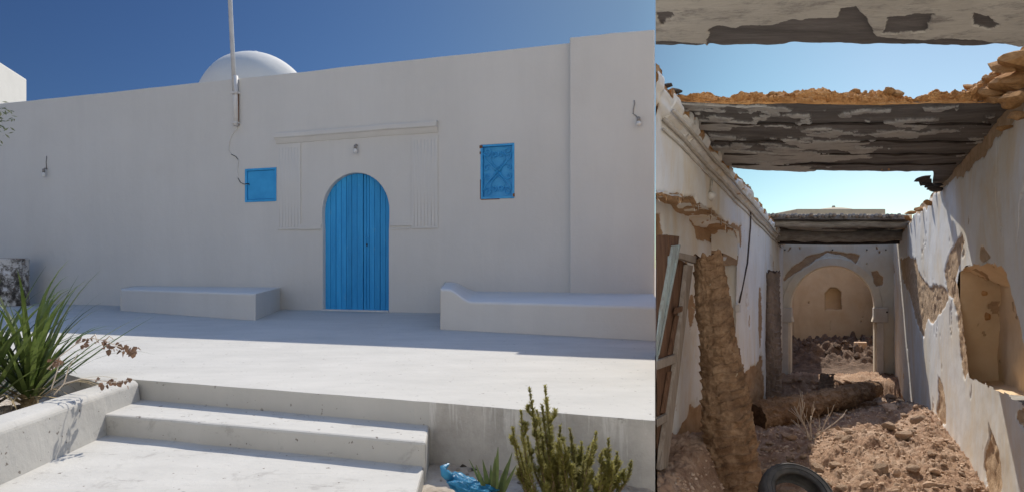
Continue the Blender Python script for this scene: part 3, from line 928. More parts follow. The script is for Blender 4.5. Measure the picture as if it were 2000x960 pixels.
uneven('niche_back', R(na1, nb0, nd0), R(na1 - .04, nb0, nd1 - .1), R(na1 - .04, nb1, nd1 - .1), R(na1, nb1, nd0), 60, 40, 0.03, PLASTER_Y, rw, 2.0, 0.36)
uneven('niche_jamb', R(na0 + .01, nb0, nd1), R(na1, nb0, nd1 - .16), R(na1, nb1, nd1 - .16), R(na0 + .01, nb1, nd1), 30, 50, 0.03, PLASTER_Y, rw, 3.0, 0.36)
uneven('niche_soffit', R(na0 + .01, nb1 - .03, nd0), R(na0 + .01, nb1 - .05, nd1), R(na1, nb1 - 0.26, nd1), R(na1, nb1 - 0.24, nd0), 40, 20, 0.03, PLASTER_Y, rw, 4.0, 0.2)
uneven('niche_sill', R(na0 - .0, nb0 + .01, nd0), R(na0 - .0, nb0 + .01, nd1), R(na1, nb0 + 0.05, nd1), R(na1, nb0 + 0.05, nd0), 40, 20, 0.02, PLASTER_Y, rw, 5.0, 0.3)
tube('iron_peg', [R(na1 - 0.02, -0.045, 4.95), R(na1 - 0.09, -0.06, 4.6)], 0.008, DARK, rw, 6)
for (px, py, w, h, dd2) in ((1923, 572, 5, 9, 5.42), (1929, 617, 5, 14, 5.42)):
    p = R((px - RVX) / FPX * dd2, (RVY - py) / FPX * dd2, dd2)
    v, f = tube_geo([p + Vector((0, 0.02, 0)), p + Vector((0, -0.025, 0))], [w / FPX * dd2 * .6, w / FPX * dd2 * .4], 7)
    mesh('hole', [(x[0], x[1], p.z + (x[2] - p.z) * h / w) for x in v], f, MUD, rw)  # brown peel marks on the niche jamb, no openings
uneven('broken_end', R(AR - .005, -1.95, 3.352), R(AR + .66, -1.95, 3.36), R(AR + .66, 1.36, 3.36), R(AR - .005, 1.40, 3.352), 40, 120, 0.05, MUD, rw, 7.0)
# tile scrap lying on the niche sill
v, f = prism([R(1.17, -0.70, 4.55), R(1.42, -0.685, 4.25), R(1.45, -0.685, 3.7), R(1.20, -0.70, 3.9)], [R(1.17, -0.67, 4.55), R(1.42, -0.655, 4.25), R(1.45, -0.655, 3.7), R(1.20, -0.67, 3.9)])
SLATE = simple('grey_board', (0.22, 0.20, 0.18), (0.38, 0.36, 0.33), 7, 0.9, 0.4, 30)
tag(mesh('board_scrap', v, f, SLATE), 'grey broken board lying on the sill of the wall niche', 'board')

# ---------------- left wall, with the recess of a doorway at its near end
def top_l(d):
    p = np.stack([d * 2.4, 0 * d + 12.0, 0 * d], -1)
    return 1.25 + 0.05 * fbm(p, 4) + 0.03 * np.sign(fbm(p * 3.1, 2))
D, B = wall_grid(3.3, 12.1, nu, nv, -1.9, top_l)
d_, b_ = D.ravel(), B.ravel()
wp = np.stack([d_ * 3.0, b_ * 3.0, 0 * d_ + 7.0], -1)
wd = d_ + 0.05 * fbm(wp * 2.2, 4) * (d_ / 6); wb = b_ + 0.05 * fbm(wp * 2.2 + 40, 4) * (d_ / 6)
rec_px = [(1200, 345), (1280, 374), (1300, 376), (1320, 383), (1352, 386), (1358, 397), (1375, 402), (1392, 418), (1408, 426), (1420, 440), (1441, 452), (1443, 474), (1437, 520), (1434, 1400), (1200, 1400)]
rec = inpoly(d_ + 0.012 * fbm(wp * 5, 3), b_ + 0.03 * fbm(wp * 3, 3), toDB(rec_px, AL))
REC = blur(rec.astype(float).reshape(nu, nv), 1).ravel()
lp = [
    [(1280, 372), (1320, 378), (1356, 382), (1362, 395), (1395, 412), (1420, 432), (1446, 444), (1445, 478), (1438, 478), (1432, 452), (1405, 428), (1380, 418), (1350, 402), (1320, 394), (1280, 392)],
    [(1345, 425), (1365, 422), (1392, 428), (1415, 440), (1432, 462), (1436, 476), (1400, 472), (1362, 465), (1358, 445)],
    [(1440, 445), (1448, 442), (1448, 480), (1443, 480)],
    [(1290, 770), (1330, 782), (1352, 770), (1372, 765), (1372, 1000), (1285, 1000)],
    [(1450, 730), (1480, 710), (1486, 690), (1492, 700), (1494, 780), (1470, 830), (1440, 860)],
    [(1484, 560), (1488, 560), (1490, 640), (1486, 690), (1482, 640)],
]
peel = np.zeros(len(d_))
for poly in lp:
    peel = np.maximum(peel, inpoly(wd, wb, toDB(poly, AL - 0.0)).astype(float))
chips = fbm(np.stack([d_ * 4.5, b_ * 3.0, 0 * d_ + 53], -1), 5, 0.6)
peel = np.maximum(peel, (chips > 0.54).astype(float))
peel = np.maximum(peel, ((b_ < -1.05 + 0.25 * fbm(np.stack([d_ * 2, b_ * 2, 0 * d_ + 3], -1), 4)) & (d_ < 7)).astype(float))
tp = np.repeat(top_l(D[:, 0])[:, None], nv, 1).ravel()
peel = np.maximum(peel, ((tp - b_) < 0.03 + 0.05 * fbm(np.stack([d_ * 3, 0 * d_, 0 * d_ + 5], -1), 3)).astype(float))
PGb = blur(peel.reshape(nu, nv), 1)
stonef = np.abs(fbm(np.stack([d_ * 4, b_ * 5, 0 * d_ + 19], -1), 2))
rel = PGb.ravel() * (0.03 + 0.03 * fbm(np.stack([d_ * 14, b_ * 14, 0 * d_], -1), 4) + 0.05 * stonef * (b_ < -0.8)) \
      + 0.02 * fbm(np.stack([d_ * 0.9, b_ * 0.9, 0 * d_ + 3], -1), 3) + 0.008 * fbm(np.stack([d_ * 5, b_ * 5, 0 * d_ + 13], -1), 3)
# a shallow moulded ledge under the top
ledge = 0.05 * sstep(b_, 1.10, 1.115) + 0.03 * sstep(b_, 1.17, 1.185)
A = AL - rel + ledge
recg = rec.reshape(nu, nv)
dcl = np.maximum(d_, A / SEAM)
lw = empty('left_wall', R(AL, -1.5, 7), 'long white plastered wall with pipes and a broken door recess, left side of the ruin', 'wall')
fc = []
for i in range(nu - 1):
    for j in range(nv - 1):
        if not (recg[i, j] and recg[i + 1, j] and recg[i, j + 1] and recg[i + 1, j + 1]):
            b0 = i * nv + j
            fc.append((b0, b0 + nv, b0 + nv + 1, b0 + 1))
mesh('plaster', Rn(A, b_, dcl), fc, PLASTER_L, lw, True, attr={'peel': PGb.ravel()})
# the recess: back, broken soffit and far jamb
q = toDB(rec_px[1:13], AL)
qa = []
for i in range(len(q) - 1):
    for k in range(8):
        t = k / 8; qa.append((q[i][0] * (1 - t) + q[i + 1][0] * t, q[i][1] * (1 - t) + q[i + 1][1] * t))
qa.append(q[-1]); qa = np.array(qa)
nw = 14
V = []
for (dq, bq) in qa:
    for k in range(nw):
        t = k / (nw - 1)
        jag = fbm(np.array([[dq * 6, bq * 6, t * 2.5]]), 4)[0]
        a_q = AL + 0.012 - 0.34 * t
        V.append(R(a_q, bq + 0.03 * jag + 0.07 * t * (1 - t), max(dq + 0.03 * jag, a_q / SEAM)))
pe_s = (fbm(np.array([v[:] for v in V]) * 4.0, 4) > -0.05).astype(float)
mesh('recess_soffit', V, grid_faces(len(qa), nw), PLASTER_L, lw, True, attr={'peel': pe_s})
nb2, nd2 = 110, 90
bb_, dd_ = np.meshgrid(np.linspace(-1.9, 0.95, nb2), np.linspace(4.3, 6.5, nd2), indexing='ij')
bb_, dd_ = bb_.ravel(), dd_.ravel()
pr_ = fbm(np.stack([dd_ * 2.4, bb_ * 2.4, 0 * bb_ + 91], -1), 5, .55)
pe_b = np.maximum((pr_ > 0.36), (bb_ < -1.0 + 0.3 * fbm(np.stack([dd_ * 3, bb_, 0 * bb_], -1), 3))).astype(float)
pat = toDB([(1345, 425), (1365, 422), (1392, 428), (1415, 440), (1432, 462), (1436, 478), (1400, 474), (1362, 468), (1358, 445)], AL - 0.27)
pe_b = np.maximum(pe_b, inpoly(dd_ + .05 * pr_, bb_ + .05 * pr_, pat).astype(float))
pe_b = blur(pe_b.reshape(nb2, nd2), 1).ravel()
a_b = AL - 0.27 - 0.025 * pe_b * (1 + fbm(np.stack([dd_ * 12, bb_ * 12, 0 * bb_], -1), 3)) + 0.02 * pr_
mesh('recess_back', Rn(a_b, bb_, np.maximum(dd_, a_b / SEAM)), grid_faces(nb2, nd2), PLASTER_L, lw, True, attr={'peel': pe_b})
uneven('recess_jamb', R(AL - .28, -1.9, 6.32), R(AL + .005, -1.9, 6.24), R(AL + .005, 0.66, 6.38), R(AL - .28, 0.78, 6.45), 20, 80, 0.02, PLASTER_L, lw, 6.0, 0.4)
ds = D[:, 0]; T = top_l(ds)
lum = fbm(np.stack([ds * 6, 0 * ds, 0 * ds + 24], -1), 4)
def lclamp(a, b, d):
    a = np.full(len(d), a); return Rn(a, b, np.maximum(d, a / SEAM))
P1 = lclamp(AL + 0.06, T - 0.004, ds); P2 = lclamp(AL - 0.12, T + 0.03 + 0.05 * lum, ds); P3 = lclamp(AL - 0.44, T - 0.02 + 0.05 * lum, ds); P4 = lclamp(AL - 0.45, 0 * ds - 1.95, ds)
Vc = np.concatenate([P1, P2, P3, P4]); fcc = []
for k in range(3):
    for i in range(nu - 1):
        fcc.append((k * nu + i, k * nu + i + 1, (k + 1) * nu + i + 1, (k + 1) * nu + i))
ne = len(Vc)
# broken near end of the wall
endp = [R(AL + .06, 1.24, (AL + .06) / SEAM), R(AL, 0.66, AL / SEAM), R(AL - .25, 0.64, (AL - .25) / SEAM), R(AL - .25, -1.95, (AL - .25) / SEAM), R(AL - .45, -1.95, (AL - .45) / SEAM), R(AL - .45, 1.22, (AL - .45) / SEAM)]
Vl = [tuple(x) for x in Vc] + [tuple(p) for p in endp]
fcc.append(tuple(range(ne, ne + 6)))
mesh('core', Vl, fcc, MUD, lw, False)
PIPE = simple('old_conduit', (0.40, 0.36, 0.31), (0.58, 0.54, 0.48), 8, 0.6, 0.2, 40)
for bb, rr, oo in ((1.075, 0.014, 0.02), (1.125, 0.012, 0.075), (1.02, 0.008, 0.012)):
    tube('conduit', [R(AL + oo, bb + 0.006 * math.sin(k * 1.7), 3.62 + k * 0.42) for k in range(20)], rr, PIPE, lw, 8)
tube('conduit', [R(AL + 0.02, 1.07, 7.27), R(AL + 0.02, 0.9, 7.25), R(AL + 0.02, 0.45, 7.0), R(AL + 0.02, 0.0, 6.42)], 0.009, simple('dark_cable', (0.06, 0.045, 0.035), (0.12, 0.09, 0.07)), lw, 6)
v, f = prism([R(AL + .0, -0.10, 6.28), R(AL + .0, -0.10, 6.38), R(AL + .0, -0.02, 6.38), R(AL + .0, -0.02, 6.28)], [R(AL + .04, -0.10, 6.28), R(AL + .04, -0.10, 6.38), R(AL + .04, -0.02, 6.38), R(AL + .04, -0.02, 6.28)])
mesh('switch', v, f, PVC, lw)
# porcelain lamp holder hanging off the conduit
lx = 1388; ld = 5.0; la = (lx - RVX) / FPX * ld
lh = empty('lamp_holder', R(la, (RVY - 380) / FPX * ld, ld), 'white porcelain lamp holder on a short stem under the wall pipes', 'lamp holder')
tube('stem', [R(la + .01, (RVY - 350) / FPX * ld, ld), R(la, (RVY - 376) / FPX * ld, ld)], 0.010, PIPE, lh)
PORC = simple('porcelain', (0.62, 0.6, 0.56), (0.75, 0.73, 0.7), 8, 0.35, 0.1, 30, spec=0.5)
zz = [(RVY - y) / FPX * ld for y in (375, 378, 383, 388, 391)]
v, f = tube_geo([R(la + .0 + k * .004, z, ld - 0.005 * k) for k, z in enumerate(zz)], [0.016, 0.035, 0.04, 0.026, 0.018], 12)
mesh('holder', v, f, PORC, lh, True)

# ---------------- broken door leaves in the recess
n = NT('weathered_door_wood')
col = n.ramp(n.noise(6, 8, 0.75, n.mapping((3, 3, 0.5))), [(0.3, (0.07, 0.035, 0.02)), (0.7, (0.22, 0.12, 0.07))])
DWOOD = n.done(col, 0.85, n.bump(n.noise(30, 6, 0.7, n.mapping((5, 5, 0.6))), 0.5, 0.006), 0.2)
n = NT('pale_turquoise_wood')
col = n.ramp(n.noise(5, 8, 0.75, n.mapping((3, 3, 0.6))), [(0.3, (0.22, 0.20, 0.17)), (0.5, (0.34, 0.38, 0.36)), (0.7, (0.40, 0.50, 0.49))])
TWOOD = n.done(col, 0.85, n.bump(n.noise(30, 6, 0.7, n.mapping((5, 5, 0.6))), 0.5, 0.006), 0.2)
n = NT('bleached_wood')
col = n.ramp(n.noise(6, 8, 0.75, n.mapping((3, 3, 0.5))), [(0.3, (0.20, 0.15, 0.11)), (0.7, (0.42, 0.36, 0.30))])
GWOOD = n.done(col, 0.85, n.bump(n.noise(30, 6, 0.7, n.mapping((5, 5, 0.6))), 0.5, 0.006), 0.2)
def leaf_piece(name, px, a, th, mat, parent):
    q = toDB(px, a)
    b0 = [R(a - th, b, max(d, (a - th) / SEAM + .01)) for d, b in q]; t0 = [R(a, b, d) for d, b in q]
    v, f = prism(b0, t0)
    return bevel(mesh(name, v, f, mat, parent), 0.004, 2, 50)
L2 = empty('door_leaf', R(-1.2, -1.1, 4.1), 'tall weathered panelled door leaf with bleached rails leaning in the recess', 'door leaf')
leaf_piece('panel', [(1283, 600), (1330, 506), (1350, 520), (1318, 742), (1294, 900), (1283, 900)], -1.16, 0.025, DWOOD, L2)
leaf_piece('stile', [(1344, 516), (1354, 518), (1304, 912), (1290, 918), (1296, 870), (1320, 720)], -1.12, 0.035, GWOOD, L2)
leaf_piece('rail', [(1283, 704), (1322, 690), (1320, 708), (1283, 722)], -1.122, 0.03, GWOOD, L2)
leaf_piece('rail', [(1283, 818), (1305, 806), (1303, 822), (1283, 834)], -1.122, 0.03, GWOOD, L2)
leaf_piece('rail', [(1326, 492), (1362, 500), (1360, 514), (1328, 504)], -1.11, 0.04, GWOOD, L2)
leaf_piece('rail', [(1322, 600), (1338, 596), (1336, 606), (1320, 612)], -1.122, 0.02, DWOOD, L2)
leaf_piece('moulding', [(1308, 724), (1313, 724), (1300, 806), (1295, 806)], -1.135, 0.02, DWOOD, L2)
leaf_piece('moulding', [(1322, 615), (1327, 615), (1313, 690), (1308, 692)], -1.135, 0.02, DWOOD, L2)
L1 = empty('door_leaf', R(-1.1, -0.4, 3.9), 'broken brown door leaf with a pale turquoise edge, nearest in the recess', 'door leaf')
leaf_piece('panel', [(1283, 458), (1305, 458), (1303, 560), (1283, 640)], -1.07, 0.03, DWOOD, L1)
leaf_piece('panel', [(1308, 459), (1327, 461), (1325, 480), (1306, 548)], -1.068, 0.03, DWOOD, L1)
leaf_piece('stile', [(1316, 480), (1328, 478), (1326, 500), (1284, 706), (1282, 700), (1282, 660), (1302, 560)], -1.05, 0.035, TWOOD, L1)
leaf_piece('edge_strip', [(1327, 478), (1330, 478), (1289, 690), (1284, 700)], -1.04, 0.012, TWOOD, L1)

# ---------------- roof slabs
def slab(name, parent, a0, a1, dnear, dfar, b, th, mat, peelfn, nu=240, nv=110, disp=0.02, clampseam=True, sag=None):
    us = np.linspace(0, 1, nu); vs = np.linspace(0, 1, nv)
    U, Vv = np.meshgrid(us, vs, indexing='ij')
    Aa = a0 + (a1 - a0) * U
    dn_, df_ = dnear(us), dfar(us)
    Dd = dn_[:, None] + (df_ - dn_)[:, None] * Vv
    if clampseam: Aa = np.maximum(Aa, Dd * SEAM)
    aa, dd3 = Aa.ravel(), Dd.ravel()
    pe = peelfn(aa, dd3)
    pb = blur(pe.reshape(nu, nv), 1).ravel()
    base = b + (sag(aa, dd3) if sag else 0)
    h = base + pb * disp + disp * 0.5 * fbm(np.stack([aa * 1.6, dd3 * 9, 0 * aa], -1), 4) * pb + 0.006 * fbm(np.stack([aa * 5, dd3 * 5, 0 * aa], -1), 3)
    bot = Rn(aa, h, dd3)
    top = Rn(aa, base + th + 0 * aa, dd3)
    off = nu * nv
    fcs = grid_faces(nu, nv) + grid_faces(nu, nv, off, True)
    ring = [i * nv for i in range(nu)] + [(nu - 1) * nv + j for j in range(1, nv)] + [i * nv + nv - 1 for i in range(nu - 2, -1, -1)] + [j for j in range(nv - 2, 0, -1)]
    for k in range(len(ring)):
        a_, b2 = ring[k], ring[(k + 1) % len(ring)]
        fcs.append((a_, b2, off + b2, off + a_))
    return mesh(name, np.concatenate([bot, top]), fcs, mat, parent, False, attr={'peel': np.concatenate([pb, np.ones(off)])})
def n1(us, s, seed, o=3): return fbm(np.stack([us * s, 0 * us + seed, 0 * us], -1), o)

SLB = 1.25
s1 = empty('overhead_slab', R(0.2, SLB, 2.6), 'flaking grey ceiling slab edge overhead, nearest of the ruin roof pieces', 'roof slab')
P1 = [[(1383, 96), (1386, 62), (1405, 52), (1436, 55), (1442, 50), (1490, 50), (1520, 47), (1548, 40), (1560, 42), (1600, 36), (1634, 36), (1638, 18), (1668, 16), (1672, 28), (1690, 36), (1702, 60), (1714, 72), (1760, 78), (1830, 76), (1930, 84), (1990, 92), (1990, 112), (1383, 112)],
      [(1726, 68), (1736, 36), (1765, 34), (1790, 28), (1816, 30), (1812, 62), (1770, 64)], [(1898, 52), (1904, 26), (1925, 30), (1938, 44), (1956, 50), (1930, 60)],
      [(1284, 28), (1300, 26), (1316, 24), (1322, 32), (1306, 40), (1300, 50), (1292, 46)], [(1275, 80), (1380, 86), (1380, 112), (1275, 112)]]
P1 = [[((x - RVX) / FPX * (SLB * FPX / (RVY - y)), SLB * FPX / (RVY - y)) for x, y in pl] for pl in P1]
def pe1(a, d):
    w1 = 0.035 * fbm(np.stack([a * 9, d * 9, 0 * a + 1], -1), 5, .62); w2 = 0.03 * fbm(np.stack([a * 9, d * 9, 0 * a + 31], -1), 5, .62)
    rr_ = np.zeros(len(a))
    for pl in P1: rr_ = np.maximum(rr_, inpoly(a + w1, d + w2, pl).astype(float))
    cr_ = (np.abs(fbm(np.stack([a * 1.6, d * 2.6, 0 * a + 14], -1), 4)) < 0.006) & (fbm(np.stack([a, d, 0 * a + 2], -1), 2) > 0)
    return np.maximum(rr_, cr_.astype(float))
slab('soffit', s1, -0.90, 1.9, lambda u: 0 * u + 2.42, lambda u: 3.0 + 0.05 * n1(u, 7, 1.0) + 0.018 * n1(u, 40, 6.0) - 0.05 * sstep(u, 0.85, 1.0), SLB, 0.13, SOFFIT1, pe1, 420, 150, 0.016)

rbox_pts = [(1.55, 2.44), (1.9, 2.44), (1.9, 2.95), (1.55, 2.95)]
v, f = prism([R(a, -1.75, d) for a, d in rbox_pts], [R(a, SLB - 0.002, d) for a, d in rbox_pts])
mesh('pier', v, f, PLASTER_R, s1, attr={'peel': np.zeros(8)})
s2 = empty('hanging_slab', R(0, SLB, 4.8), 'wide collapsed roof slab of smoke dark boards with orange mud on its rim', 'roof slab')
def pe2(a, d):
    w = fbm(np.stack([a * 1.7, d * 4.2, 0 * a + 2.5], -1), 6, 0.62)
    left = 0.20 * sstep(a, 0.5, -0.9) - 0.06
    return (w + 0.13 - left > 0.0).astype(float)
near2 = lambda u: 3.86 + 0.04 * n1(u, 8, 3.0) + 0.015 * n1(u, 40, 3.5)
def far2(u):
    a = -1.2 + 2.36 * u
    return 5.66 + 0.30 * u + 0.05 * n1(u, 9, 4.0) + 0.03 * n1(u, 30, 4.4) + 0.75 * sstep(u, 0.90, 0.96)
slab('soffit', s2, -1.2, 1.16, near2, far2, SLB + 0.0, 0.03, SOFFIT, pe2, 420, 220, 0.022, sag=lambda a, d: -0.03 * np.cos(a * 1.3))
# board joints: thin dark laths lying across the soffit
LATH = simple('dark_lath', (0.035, 0.03, 0.028), (0.10, 0.085, 0.075), 8, 0.95, 0.5, 30, stretch=(1, 4, 4))
for (d0, bb) in ((4.25, 0), (4.72, 0), (5.12, 0), (5.5, 0)):
    pts = [R(-0.93 + 2.0 * k / 14, SLB - 0.022 + 0.006 * math.sin(k * 2.1 + d0 * 3) + 0.004, d0 + 0.012 * math.sin(k * 0.8 + d0)) for k in range(15)]
    tube('lath', pts, [0.004 + 0.008 * abs(math.sin(k * 1.9 + d0)) for k in range(15)], LATH, s2, 6)
# mud layer on top, heaped along the near rim and the right end
def mud_top(a):
    h = 0.085 + 0.03 * fbm(np.stack([a * 3.1, 0 * a, 0 * a + 6], -1), 3) + 0.05 * np.abs(fbm(np.stack([a * 11, 0 * a, 0 * a + 2], -1), 4, .6))
    h = h + 0.035 * np.exp(-((a + 0.14) / 0.10) ** 2) + 0.025 * np.exp(-((a - 0.17) / 0.08) ** 2) + 0.02 * np.exp(-((a + 0.55) / 0.08) ** 2)
    h = h * (sstep(a, -1.08, -0.75) * 0.6 + 0.4) + 0.24 * sstep(a, 0.70, 1.22)
    return np.maximum(0.04, h - 0.035 * np.exp(-((a - 0.50) / 0.09) ** 2))
nuM, nvM = 460, 80
us = np.linspace(0, 1, nuM); vs = np.linspace(0, 1, nvM)
U, Vv = np.meshgrid(us, vs, indexing='ij')
aa = (-1.22 + 2.46 * U)
dn2, df2 = near2(us) - 0.02, far2(us) - 0.05
# first 24 rows climb the broken front, the rest run back over the top
kf = 24
tf = np.clip(np.arange(nvM) / (kf - 1), 0, 1); tb_ = np.clip((np.arange(nvM) - kf + 1) / (nvM - kf), 0, 1)
Dd = dn2[:, None] + 0.10 * (tf[None, :] ** 2.2) + (df2 - dn2 - 0.10)[:, None] * tb_[None, :]
aa = np.maximum(aa, Dd * SEAM + 0.03)
af, dfl = aa.ravel(), Dd.ravel()
TF = np.repeat(tf[None, :], nuM, 0).ravel(); TB = np.repeat(tb_[None, :], nuM, 0).ravel()
mt = mud_top(af)
lump = fbm(np.stack([af * 10, TF * 2.6 + dfl * 6, 0 * af], -1), 5, .7)
hh = 0.012 + mt * TF * (1 + 0.25 * lump) + 0.05 * TB * fbm(np.stack([af * 5, dfl * 5, 0 * af + 2], -1), 4) - 0.03 * TB
ddm = dfl - 0.075 * lump * (1 - TB) * sstep(TF, 0, .2) - 0.02 * np.sin(TF * 3.1)
mesh('mud_layer', Rn(af, SLB + hh - 0.03 * np.cos(af * 1.3), ddm), grid_faces(nuM, nvM), MUD, s2, False)
rocks = [rock_mesh('stone', k, 2, 0.42, 0.75) for k in range(8)]
def place_rock(name, k, p, size, mat, parent=None, rot=None):
    me = rocks[k % len(rocks)]
    key = me.name + '_' + mat.name
    m2 = bpy.data.meshes.get(key)
    if m2 is None:
        m2 = me.copy(); m2.name = key; m2.materials.append(mat)
    o = bpy.data.objects.new(name, m2)
    COL.objects.link(o)
    if parent is not None:
        o.parent = parent
        p = Vector(p) - parent.location
    o.location = p
    s = size if hasattr(size, '__len__') else (size * random.uniform(.8, 1.25), size * random.uniform(.8, 1.25), size * random.uniform(.6, 1.0))
    o.scale = s
    o.rotation_euler = rot or (random.uniform(-.5, .5), random.uniform(-.5, .5), random.uniform(0, 6.28))
    return o
for k in range(150):
    a = random.uniform(-1.0, 1.1); 
    d = 3.90 + random.uniform(-0.03, 0.14)
    if a < d * SEAM + 0.09: continue
    z = SLB - 0.03 + float(mud_top(np.array([a]))[0]) + random.uniform(-0.02, 0.0)
    place_rock('clod', k, R(a, z, d), random.choice([.012, .016, .02, .026, .034, .045]), MUD, s2)
# heaped earth blocks on top of the right wall
for (px, py, d, sz) in ((1985, 150, 3.7, .10), (1955, 165, 3.78, .085), (1925, 180, 3.85, .06), (1990, 190, 3.62, .09), (1975, 205, 3.66, .05), (1945, 193, 3.8, .05), (1900, 172, 4.0, .05),
                        (1968, 128, 3.7, .07), (2005, 120, 3.6, .12), (1880, 188, 4.1, .045), (1990, 225, 3.62, .05), (1962, 250, 3.9, .04), (1850, 195, 4.1, .04), (1825, 370, 6.9, .05), (1812, 395, 7.2, .05), (1795, 408, 8.0, .06), (1780, 415, 8.9, .06), (1772, 425, 9.3, .05)):
    place_rock('earth_block', int(px), at(px, py, d), (sz * 1.5, sz * 1.3, sz * 0.8), MUD, rw)
# splintered dark end of the slab by the right wall
for k in range(7):
    p0 = at(1796 + 5 * k, 346 + 2.2 * k, 6.3); p1 = at(1803 + 5.2 * k, 352 + 4.5 * k, 6.5)
    place_rock('splinter', k, p0.lerp(p1, .5), (0.06, 0.10, 0.035), LATH, s2)
# left end lump
for (px, py, d, sz) in ((1302, 168, 3.72, .035), (1316, 178, 3.8, .04), (1331, 188, 3.9, .03), (1296, 172, 3.7, .025)):
    place_rock('lump', int(px), at(px, py, d), (sz * 1.6, sz, sz * .7), LATH, lw)

GREYLOG = simple('grey_log', (0.24, 0.21, 0.18), (0.52, 0.48, 0.42), 9, 0.95, 0.9, 40, 0.04, (0.6, 2, 2))
# far piece of roof: beams with a tiled edge, sagging ceiling behind
s3 = empty('far_roof', R(0, 1.3, 10.5), 'low sagging remains of roof with a ragged tiled edge above the arch', 'roof slab')
slab('ceiling', s3, -1.12, 1.2, lambda u: 9.95 + 0.02 * n1(u, 8, 9.0), lambda u: 0 * u + 11.38, 1.24, 0.06, SOFFIT1, lambda a, d: (fbm(np.stack([a * 2, d * 4, 0 * a + 12], -1), 4) > 0.05).astype(float), 120, 50, 0.02, False, sag=lambda a, d: -0.09 * np.cos(a * 1.4) + 0.05)  # far edge stops short to let skylight onto the arch wall
tube('beam', [R(-1.1 + 2.3 * k / 12, 1.16 - 0.03 * math.cos((k - 6) / 4), 10.55) for k in range(13)], [0.10 + .012 * math.sin(k * 2.7) for k in range(13)], GREYLOG, s3, 10)
tube('beam', [R(-1.1 + 2.3 * k / 12, 1.075 - 0.02 * math.cos((k - 6) / 4), 10.9) for k in range(13)], 0.04, LATH, s3, 8)  # thin dark beam put in for the shadow line under the grey log
tube('beam', [R(-1.12 + 2.3 * k / 12, 1.235 + 0.01 * math.sin(k), 9.75) for k in range(13)], 0.055, GREYLOG, s3, 8)
slab('roof_edge', s3, -1.15, 1.15, lambda u: 9.6 + 0.06 * n1(u, 20, 9.0), lambda u: 0 * u + 10.05, 1.275, 0.06, SOFFIT, lambda a, d: np.ones(len(a)), 200, 20, 0.02, False)
for k in range(38):
    a = -1.1 + 2.2 * k / 37
    v, f = tube_geo([R(a, 1.345 + random.uniform(-.012, .012), 9.58 + random.uniform(-.05, .05)), R(a, 1.36, 10.05)], 0.03, 8)
    mesh('tile', v, f, SLATE if k % 3 else GWOOD, s3, True)

# ---------------- arch wall
aw = empty('arch_wall', R(0, -1.45, 12), 'plastered cross wall with a horseshoe arch at the far end of the ruin', 'wall')
res = 0.0105
na, nbb = int(2.5 / res), int(3.6 / res)
us = np.linspace(-1.16, 1.25, na); bs = np.linspace(-1.9, 1.72, nbb)  # wall top raised unseen behind the roof to block direct sun
Aa, Bb = np.meshgrid(us, bs, indexing='ij'); a_, b_ = Aa.ravel(), Bb.ravel()
AC, BC, AR0 = (1626 - RVX) / 100, -0.10, 0.835
def in_arch(a, b, grow=0.0):
    r = ((a - AC) ** 2 + (b - BC) ** 2 < (AR0 + grow) ** 2) & (b > -0.38)
    r |= (a > (1543 - RVX) / 100 - grow) & (a < (1709 - RVX) / 100 + grow) & (b <= -0.38) & (b > -1.42)
    return r
hole = in_arch(a_, b_).reshape(na, nbb)
w = 0.05 * fbm(np.stack([a_ * 6, b_ * 6, 0 * a_], -1), 4)
rr = np.hypot(a_ - AC, b_ - BC) + w
th = np.degrees(np.arctan2(b_ - BC, a_ - AC)) + 60 * w
peel = ((rr > 1.0 + 0.06 * np.sin(th * .09)) & (rr < 1.09 + 0.08 * fbm(np.stack([th * .05, 0 * th, 0 * th], -1), 3)) & (th > 62) & (th < 150)).astype(float)
peel = np.maximum(peel, inpoly(a_ + w, b_ + w, [(.68, .60), (.80, .62), (.92, .50), (.90, .32), (.78, .30), (.72, .45)]).astype(float))
peel = np.maximum(peel, (fbm(np.stack([a_ * 5, b_ * 4, 0 * a_ + 3], -1), 5, .6) > 0.54).astype(float))
PGb = blur(peel.reshape(na, nbb), 1).ravel()
raised = 0.035 * ((rr - w < AR0 + 0.14) & (b_ > -0.1))
dd4 = 12.0 + PGb * 0.03 + 0.012 * fbm(np.stack([a_ * 3, b_ * 3, 0 * a_], -1), 3) - raised
fc = []
for i in range(na - 1):
    for j in range(nbb - 1):
        if not (hole[i, j] and hole[i + 1, j + 1] and hole[i, j + 1] and hole[i + 1, j]):
            q = i * nbb + j
            fc.append((q, q + 1, q + nbb + 1, q + nbb))
PLASTER_A = m_peel('cream_plaster', (0.74, 0.66, 0.53), (0.82, 0.77, 0.66), (0.42, 0.26, 0.15), (0.60, 0.42, 0.26), (0.68, 0.53, 0.34), 0.5)
mesh('plaster', Rn(a_, b_, dd4), fc, PLASTER_A, aw, True, attr={'peel': PGb})
# intrados and jambs as one band
band = [((1543 - RVX) / 100, -1.6), ((1543 - RVX) / 100, -0.38)]
t0 = math.asin(-0.28 / AR0)
for k in range(41):
    t = math.pi - t0 - (math.pi - 2 * t0) * k / 40
    band.append((AC + AR0 * math.cos(t), BC + AR0 * math.sin(t)))
band += [((1709 - RVX) / 100, -0.38), ((1709 - RVX) / 100, -1.6)]
V, Fc = [], []
for (x, y) in band:
    gx = (x - AC) * 0.018; gy = (y - BC) * 0.018
    V += [R(x - gx, y - gy, 11.955), R(x - gx, y - gy, 12.4), R(x + gx * 3, y + gy * 3, 11.955)]
for i in range(len(band) - 1):
    Fc += [(3 * i, 3 * i + 3, 3 * i + 4, 3 * i + 1), (3 * i, 3 * i + 2, 3 * i + 5, 3 * i + 3)]
mesh('intrados', V, Fc, PLASTER_A, aw, False, attr={'peel': np.zeros(len(V))})
